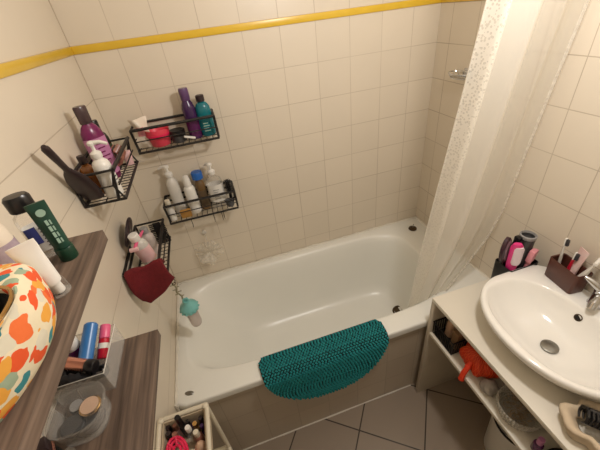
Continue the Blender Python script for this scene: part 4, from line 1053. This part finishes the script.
MB().tube([(0, 0, 0.0), (0, 0, 0.05), (0, 0, 0.085)], [0.007, 0.008, 0.009], 10).build('handle', 'light_pink', fc)
MB().box(-0.017, 0.017, -0.010, 0.010, 0.086, 0.138, 0.004).build('brush_head', 'light_pink', fc)

# cream cloth with a black claw clip on the counter, right front
cc = thing('cloth_pouch', 'cream cloth bundle on the washstand front of the basin', 'cloth', (1.142, -1.272, VZ + 0.0004))
mb = MB()
def bundle(u, v):
    a = 2 * PI * u; r = (0.062 + 0.010 * math.sin(3 * a + .5) + 0.005 * math.sin(7 * a)) * (1.0 if v < .6 else 1 - (v - .6) * 0.9)
    z = 0.002 + 0.048 * math.sin(min(1, v / 0.75) * PI / 2) - (0.022 * (v - .75) / .25 if v > .75 else 0)
    return Vector((r * (0.8 + .25 * math.sin(v * 3)) * math.cos(a), 1.15 * r * (0.8 + .25 * math.sin(v * 3)) * math.sin(a), z))
mb.grid(bundle, 40, 14); mb.build('cloth_folds', 'cream_cloth', cc, sharp=180, solid=0.003)
cw = thing('hair_claw', 'black ribbed claw clip lying in the cream cloth bundle', 'hair clip', (1.152, -1.262, VZ + 0.050), (0.2, 0.3, 0.9))
for s in (-1, 1):
    mb = MB()
    for k in range(8):
        y = -0.035 + k * 0.010; mb.tube([(s * .003, y, 0.024), (s * 0.018, y, 0.014), (s * 0.021, y, -0.004), (s * 0.008, y, -0.016)], [0.0035, 0.0045, 0.004, 0.002], 6)
    mb.build('claw_jaw', 'black', cw)
MB().tube([(0, -0.030, 0.022), (0, 0.030, 0.022)], 0.0045, 8).build('hinge_spring', 'dark_grey', cw)

# ------------------------------------------------------------------ on the middle shelf
VS = 0.5025
br = thing('wire_basket', 'black ribbed basket at the left end of the washstand shelf', 'basket', (1.150, -0.800, VS))
mb = MB(); 
open_box(mb, -0.078, 0.078, -0.057, 0.057, 0, 0.004, 0.003)
for i in range(13):
    y = -0.057 + i * 0.0095
    mb.tube([(-0.078, y, 0.003), (-0.082, y, 0.072)], 0.0022, 6); mb.tube([(0.078, y, 0.003), (0.082, y, 0.072)], 0.0022, 6)
for i in range(15):
    x = -0.078 + i * 0.0111
    mb.tube([(x, -0.057, 0.003), (x, -0.059, 0.072)], 0.0022, 6); mb.tube([(x, 0.057, 0.003), (x, 0.059, 0.072)], 0.0022, 6)
mb.build('basket_ribs', 'black_wire', br)
MB().tube([(-0.082, -0.058, 0.073), (0.082, -0.058, 0.073), (0.082, 0.058, 0.073), (-0.082, 0.058, 0.073)], 0.0035, 8, True).build('rim', 'black_wire', br)
bottle('lotion_bottle', 'small beige bottle in the black basket on the washstand shelf', 'bottle', (1.130, -0.778, VS + 0.005), rounded(0.022, 0.085, 0.011, 0.003), 'peach', (capp(0.012, 0.086, 0.02), 'white'))
bottle('cream_box', 'tan carton standing in the near part of the black shelf basket', 'carton', (1.118, -0.832, VS + 0.005), [(0.024, 0), (0.024, 0.09)], mat('tan_card', (150, 116, 82), 0.7), power=12, sx=0.9, sy=0.7)
ng = thing('net_bag', 'orange net bag bulging over the edge of the washstand shelf', 'net bag', (1.130, -0.935, VS))
mb = MB()
def bag(u, v):
    a = 2 * PI * u; th = PI * v
    r = 0.060 + 0.006 * math.sin(5 * a + 2) * math.sin(th) + 0.004 * math.sin(9 * a)
    return Vector((r * 0.95 * math.sin(th) * math.cos(a), r * 1.15 * math.sin(th) * math.sin(a), 0.052 - 0.050 * math.cos(th)))
mb.grid(bag, 40, 20); mb.build('net_body', 'orange', ng, sharp=180)
mb = MB()
for k in range(34):
    a0 = 2 * PI * k / 34
    for sgn in (-1, 1):
        mb.tube([bag((a0 / (2 * PI) + sgn * 0.12 * v) % 1.0, 0.06 + 0.88 * v) * 1.025 - Vector((0, 0, 0.0014)) for v in [i / 10 for i in range(11)]], 0.0008, 4)
mb.build('net_strands', mat('orange_strands', (250, 104, 46), 0.5), ng, sharp=180)
mb = MB()
mb.tube([(-0.046, -0.004, 0.070), (-0.066, -0.010, 0.052), (-0.080, -0.012, 0.026), (-0.084, -0.014, -0.006)], [0.009, 0.009, 0.010, 0.011], 8); mb.build('tail', 'orange', ng)
mb = MB(); mb.tube([(-0.060, -0.008, 0.058), (-0.066, -0.010, 0.052)], 0.0115, 10); mb.build('tie_band', mat('orange_clip', (222, 52, 16), 0.4), ng)
pl = thing('tissue_packet', 'crumpled grey-white tissue packet between the orange bag and the clear bowl', 'packet', (1.100, -1.020, VS))
mb = MB()
def pack(u, v):
    a = 2 * PI * u; th = PI * v; n = 0.9
    r = 1 + 0.12 * math.sin(4 * a + 3 * th) + 0.08 * math.sin(9 * a + th * 5)
    return Vector((0.030 * r * math.sin(th) * math.cos(a), 0.028 * r * math.sin(th) * math.sin(a), 0.026 - 0.0255 * math.cos(th)))
mb.grid(pack, 30, 16); mb.build('wrapper', mat('grey_white_wrap', (196, 188, 178), 0.6, nscale=50, rgb2=(130, 122, 116)), pl, sharp=180)
gb = thing('beaded_bowl', 'clear beaded round bowl of hair pins on the washstand shelf', 'bowl', (1.128, -1.115, VS))
mb = MB(); mb.lathe([(0.045, 0), (0.052, 0.002), (0.066, 0.040), (0.069, 0.060), (0.068, 0.062), (0.064, 0.058), (0.060, 0.038), (0.046, 0.006), (0, 0.005)], None, 36); gbb = mb.build('bowl_body', 'bead_glass', gb)
mb = MB()
for z, r_ in ((0.060, 0.0685), (0.048, 0.0675), (0.036, 0.0645), (0.024, 0.0595), (0.012, 0.0555)):
    for k in range(40):
        a = 2 * PI * (k + (z * 500 % 2) * .25) / 40; mb.ico((r_ * math.cos(a), r_ * math.sin(a), z), (0.0042, 0.0042, 0.0042))
mb.build('bead_rows', 'bead_glass', gbb, sharp=180)
pn = MB(); rnd = random.Random(11)
for k in range(90):
    a = rnd.uniform(0, 2 * PI); r_ = 0.05 * math.sqrt(rnd.random()); z = rnd.uniform(0.012, 0.050); b = rnd.uniform(0, 2 * PI); L0 = rnd.uniform(0.010, 0.022); el = rnd.uniform(-.4, .5)
    if r_ + L0 > 0.056: L0 = 0.008; r_ = min(r_, 0.044)
    c = Vector((r_ * math.cos(a), r_ * math.sin(a), z)); dv = Vector((math.cos(b), math.sin(b), el)) * L0
    pn.tube([c - dv * .5, c + dv * .5], 0.0017, 5)
pins = pn.build('hair_pins', mat('mixed_pins', (92, 66, 46), 0.4, 0.3, nscale=120, rgb2=(190, 170, 140)), None, loc=(1.128, -1.115, VS + 0.002))
tag(pins, 'tangle of brown hair pins filling the clear beaded bowl', 'hair pins'); pins['kind'] = 'stuff'
bottle('nail_polish_bottle', 'small purple bottle just right of the clear beaded bowl on the shelf', 'bottle', (1.100, -1.212, VS), [(0.013, 0), (0.014, 0.002), (0.014, 0.034), (0.009, 0.040)], 'purple', (capp(0.009, 0.040, 0.026), 'lilac'))
cr2 = thing('cable_coil', 'black cable coil at the right end of the washstand shelf', 'cable', (1.125, -1.285, VS))
mb = MB()
for j in range(3): mb.tube([((0.046 + .003 * j) * math.cos(a * PI / 16), (0.046 + .003 * j) * math.sin(a * PI / 16), 0.005 + j * 0.008 + 0.002 * math.sin(a * .7)) for a in range(32)], 0.0038, 8, True)
mb.build('cable_loops', 'black', cr2)

# white bin on the floor under the shelf
bn = thing('waste_bin', 'white round bin on the floor under the washstand shelf', 'bin', (1.275, -1.085, 0.0))
MB().lathe([(0.085, 0), (0.090, 0.003), (0.104, 0.262), (0.108, 0.264), (0.108, 0.270), (0.102, 0.270), (0.086, 0.010), (0, 0.008)], None, 36).build('bin_body', 'white', bn)
MB().lathe([(0.106, 0.262), (0.1095, 0.263), (0.1095, 0.272), (0.106, 0.273)], None, 36, caps=False).build('bin_rim', 'soft_black', bn)

# ------------------------------------------------------------------ lights
def area(name, loc, target, size, power, col):
    l = bpy.data.lights.new(name, 'AREA'); l.shape = 'DISK'; l.size = size; l.energy = power; l.color = col
    o = bpy.data.objects.new(name, l); COL.objects.link(o); o.location = loc
    o.rotation_euler = (Vector(target) - Vector(loc)).to_track_quat('-Z', 'Y').to_euler()
    return o
l = bpy.data.lights.new('lamp_bulb', 'POINT'); l.energy = 23; l.color = (1.0, 0.95, 0.90); l.shadow_soft_size = 0.06
lo = bpy.data.objects.new('lamp_bulb', l); COL.objects.link(lo); lo.location = (0.96, -1.01, 1.95)
w_ = bpy.data.worlds.new('World'); scene.world = w_; w_.use_nodes = True
w_.node_tree.nodes['Background'].inputs[0].default_value = (0.9, 0.85, 0.8, 1); w_.node_tree.nodes['Background'].inputs[1].default_value = 0.02

# ------------------------------------------------------------------ camera
cam = bpy.data.cameras.new('camera'); co = bpy.data.objects.new('camera', cam); COL.objects.link(co)
cam.sensor_width = 36.0; cam.lens = 318.42 / 600 * 36.0; cam.clip_start = 0.01
r0 = Vector((0.94985912, -0.29392609, -0.10665412)); r1 = Vector((-0.25228052, -0.51890821, -0.81675505)); r2 = Vector((0.18472192, 0.80270899, -0.56704152))
co.matrix_world = Matrix(((r0.x, -r1.x, -r2.x, 0.3962), (r0.y, -r1.y, -r2.y, -1.4313), (r0.z, -r1.z, -r2.z, 1.7121), (0, 0, 0, 1)))
scene.camera = co
vs = scene.view_settings
vs.view_transform = 'Standard'; vs.look = 'None'; vs.gamma = 1.0; vs.use_curve_mapping = False
vs.exposure = 0.06
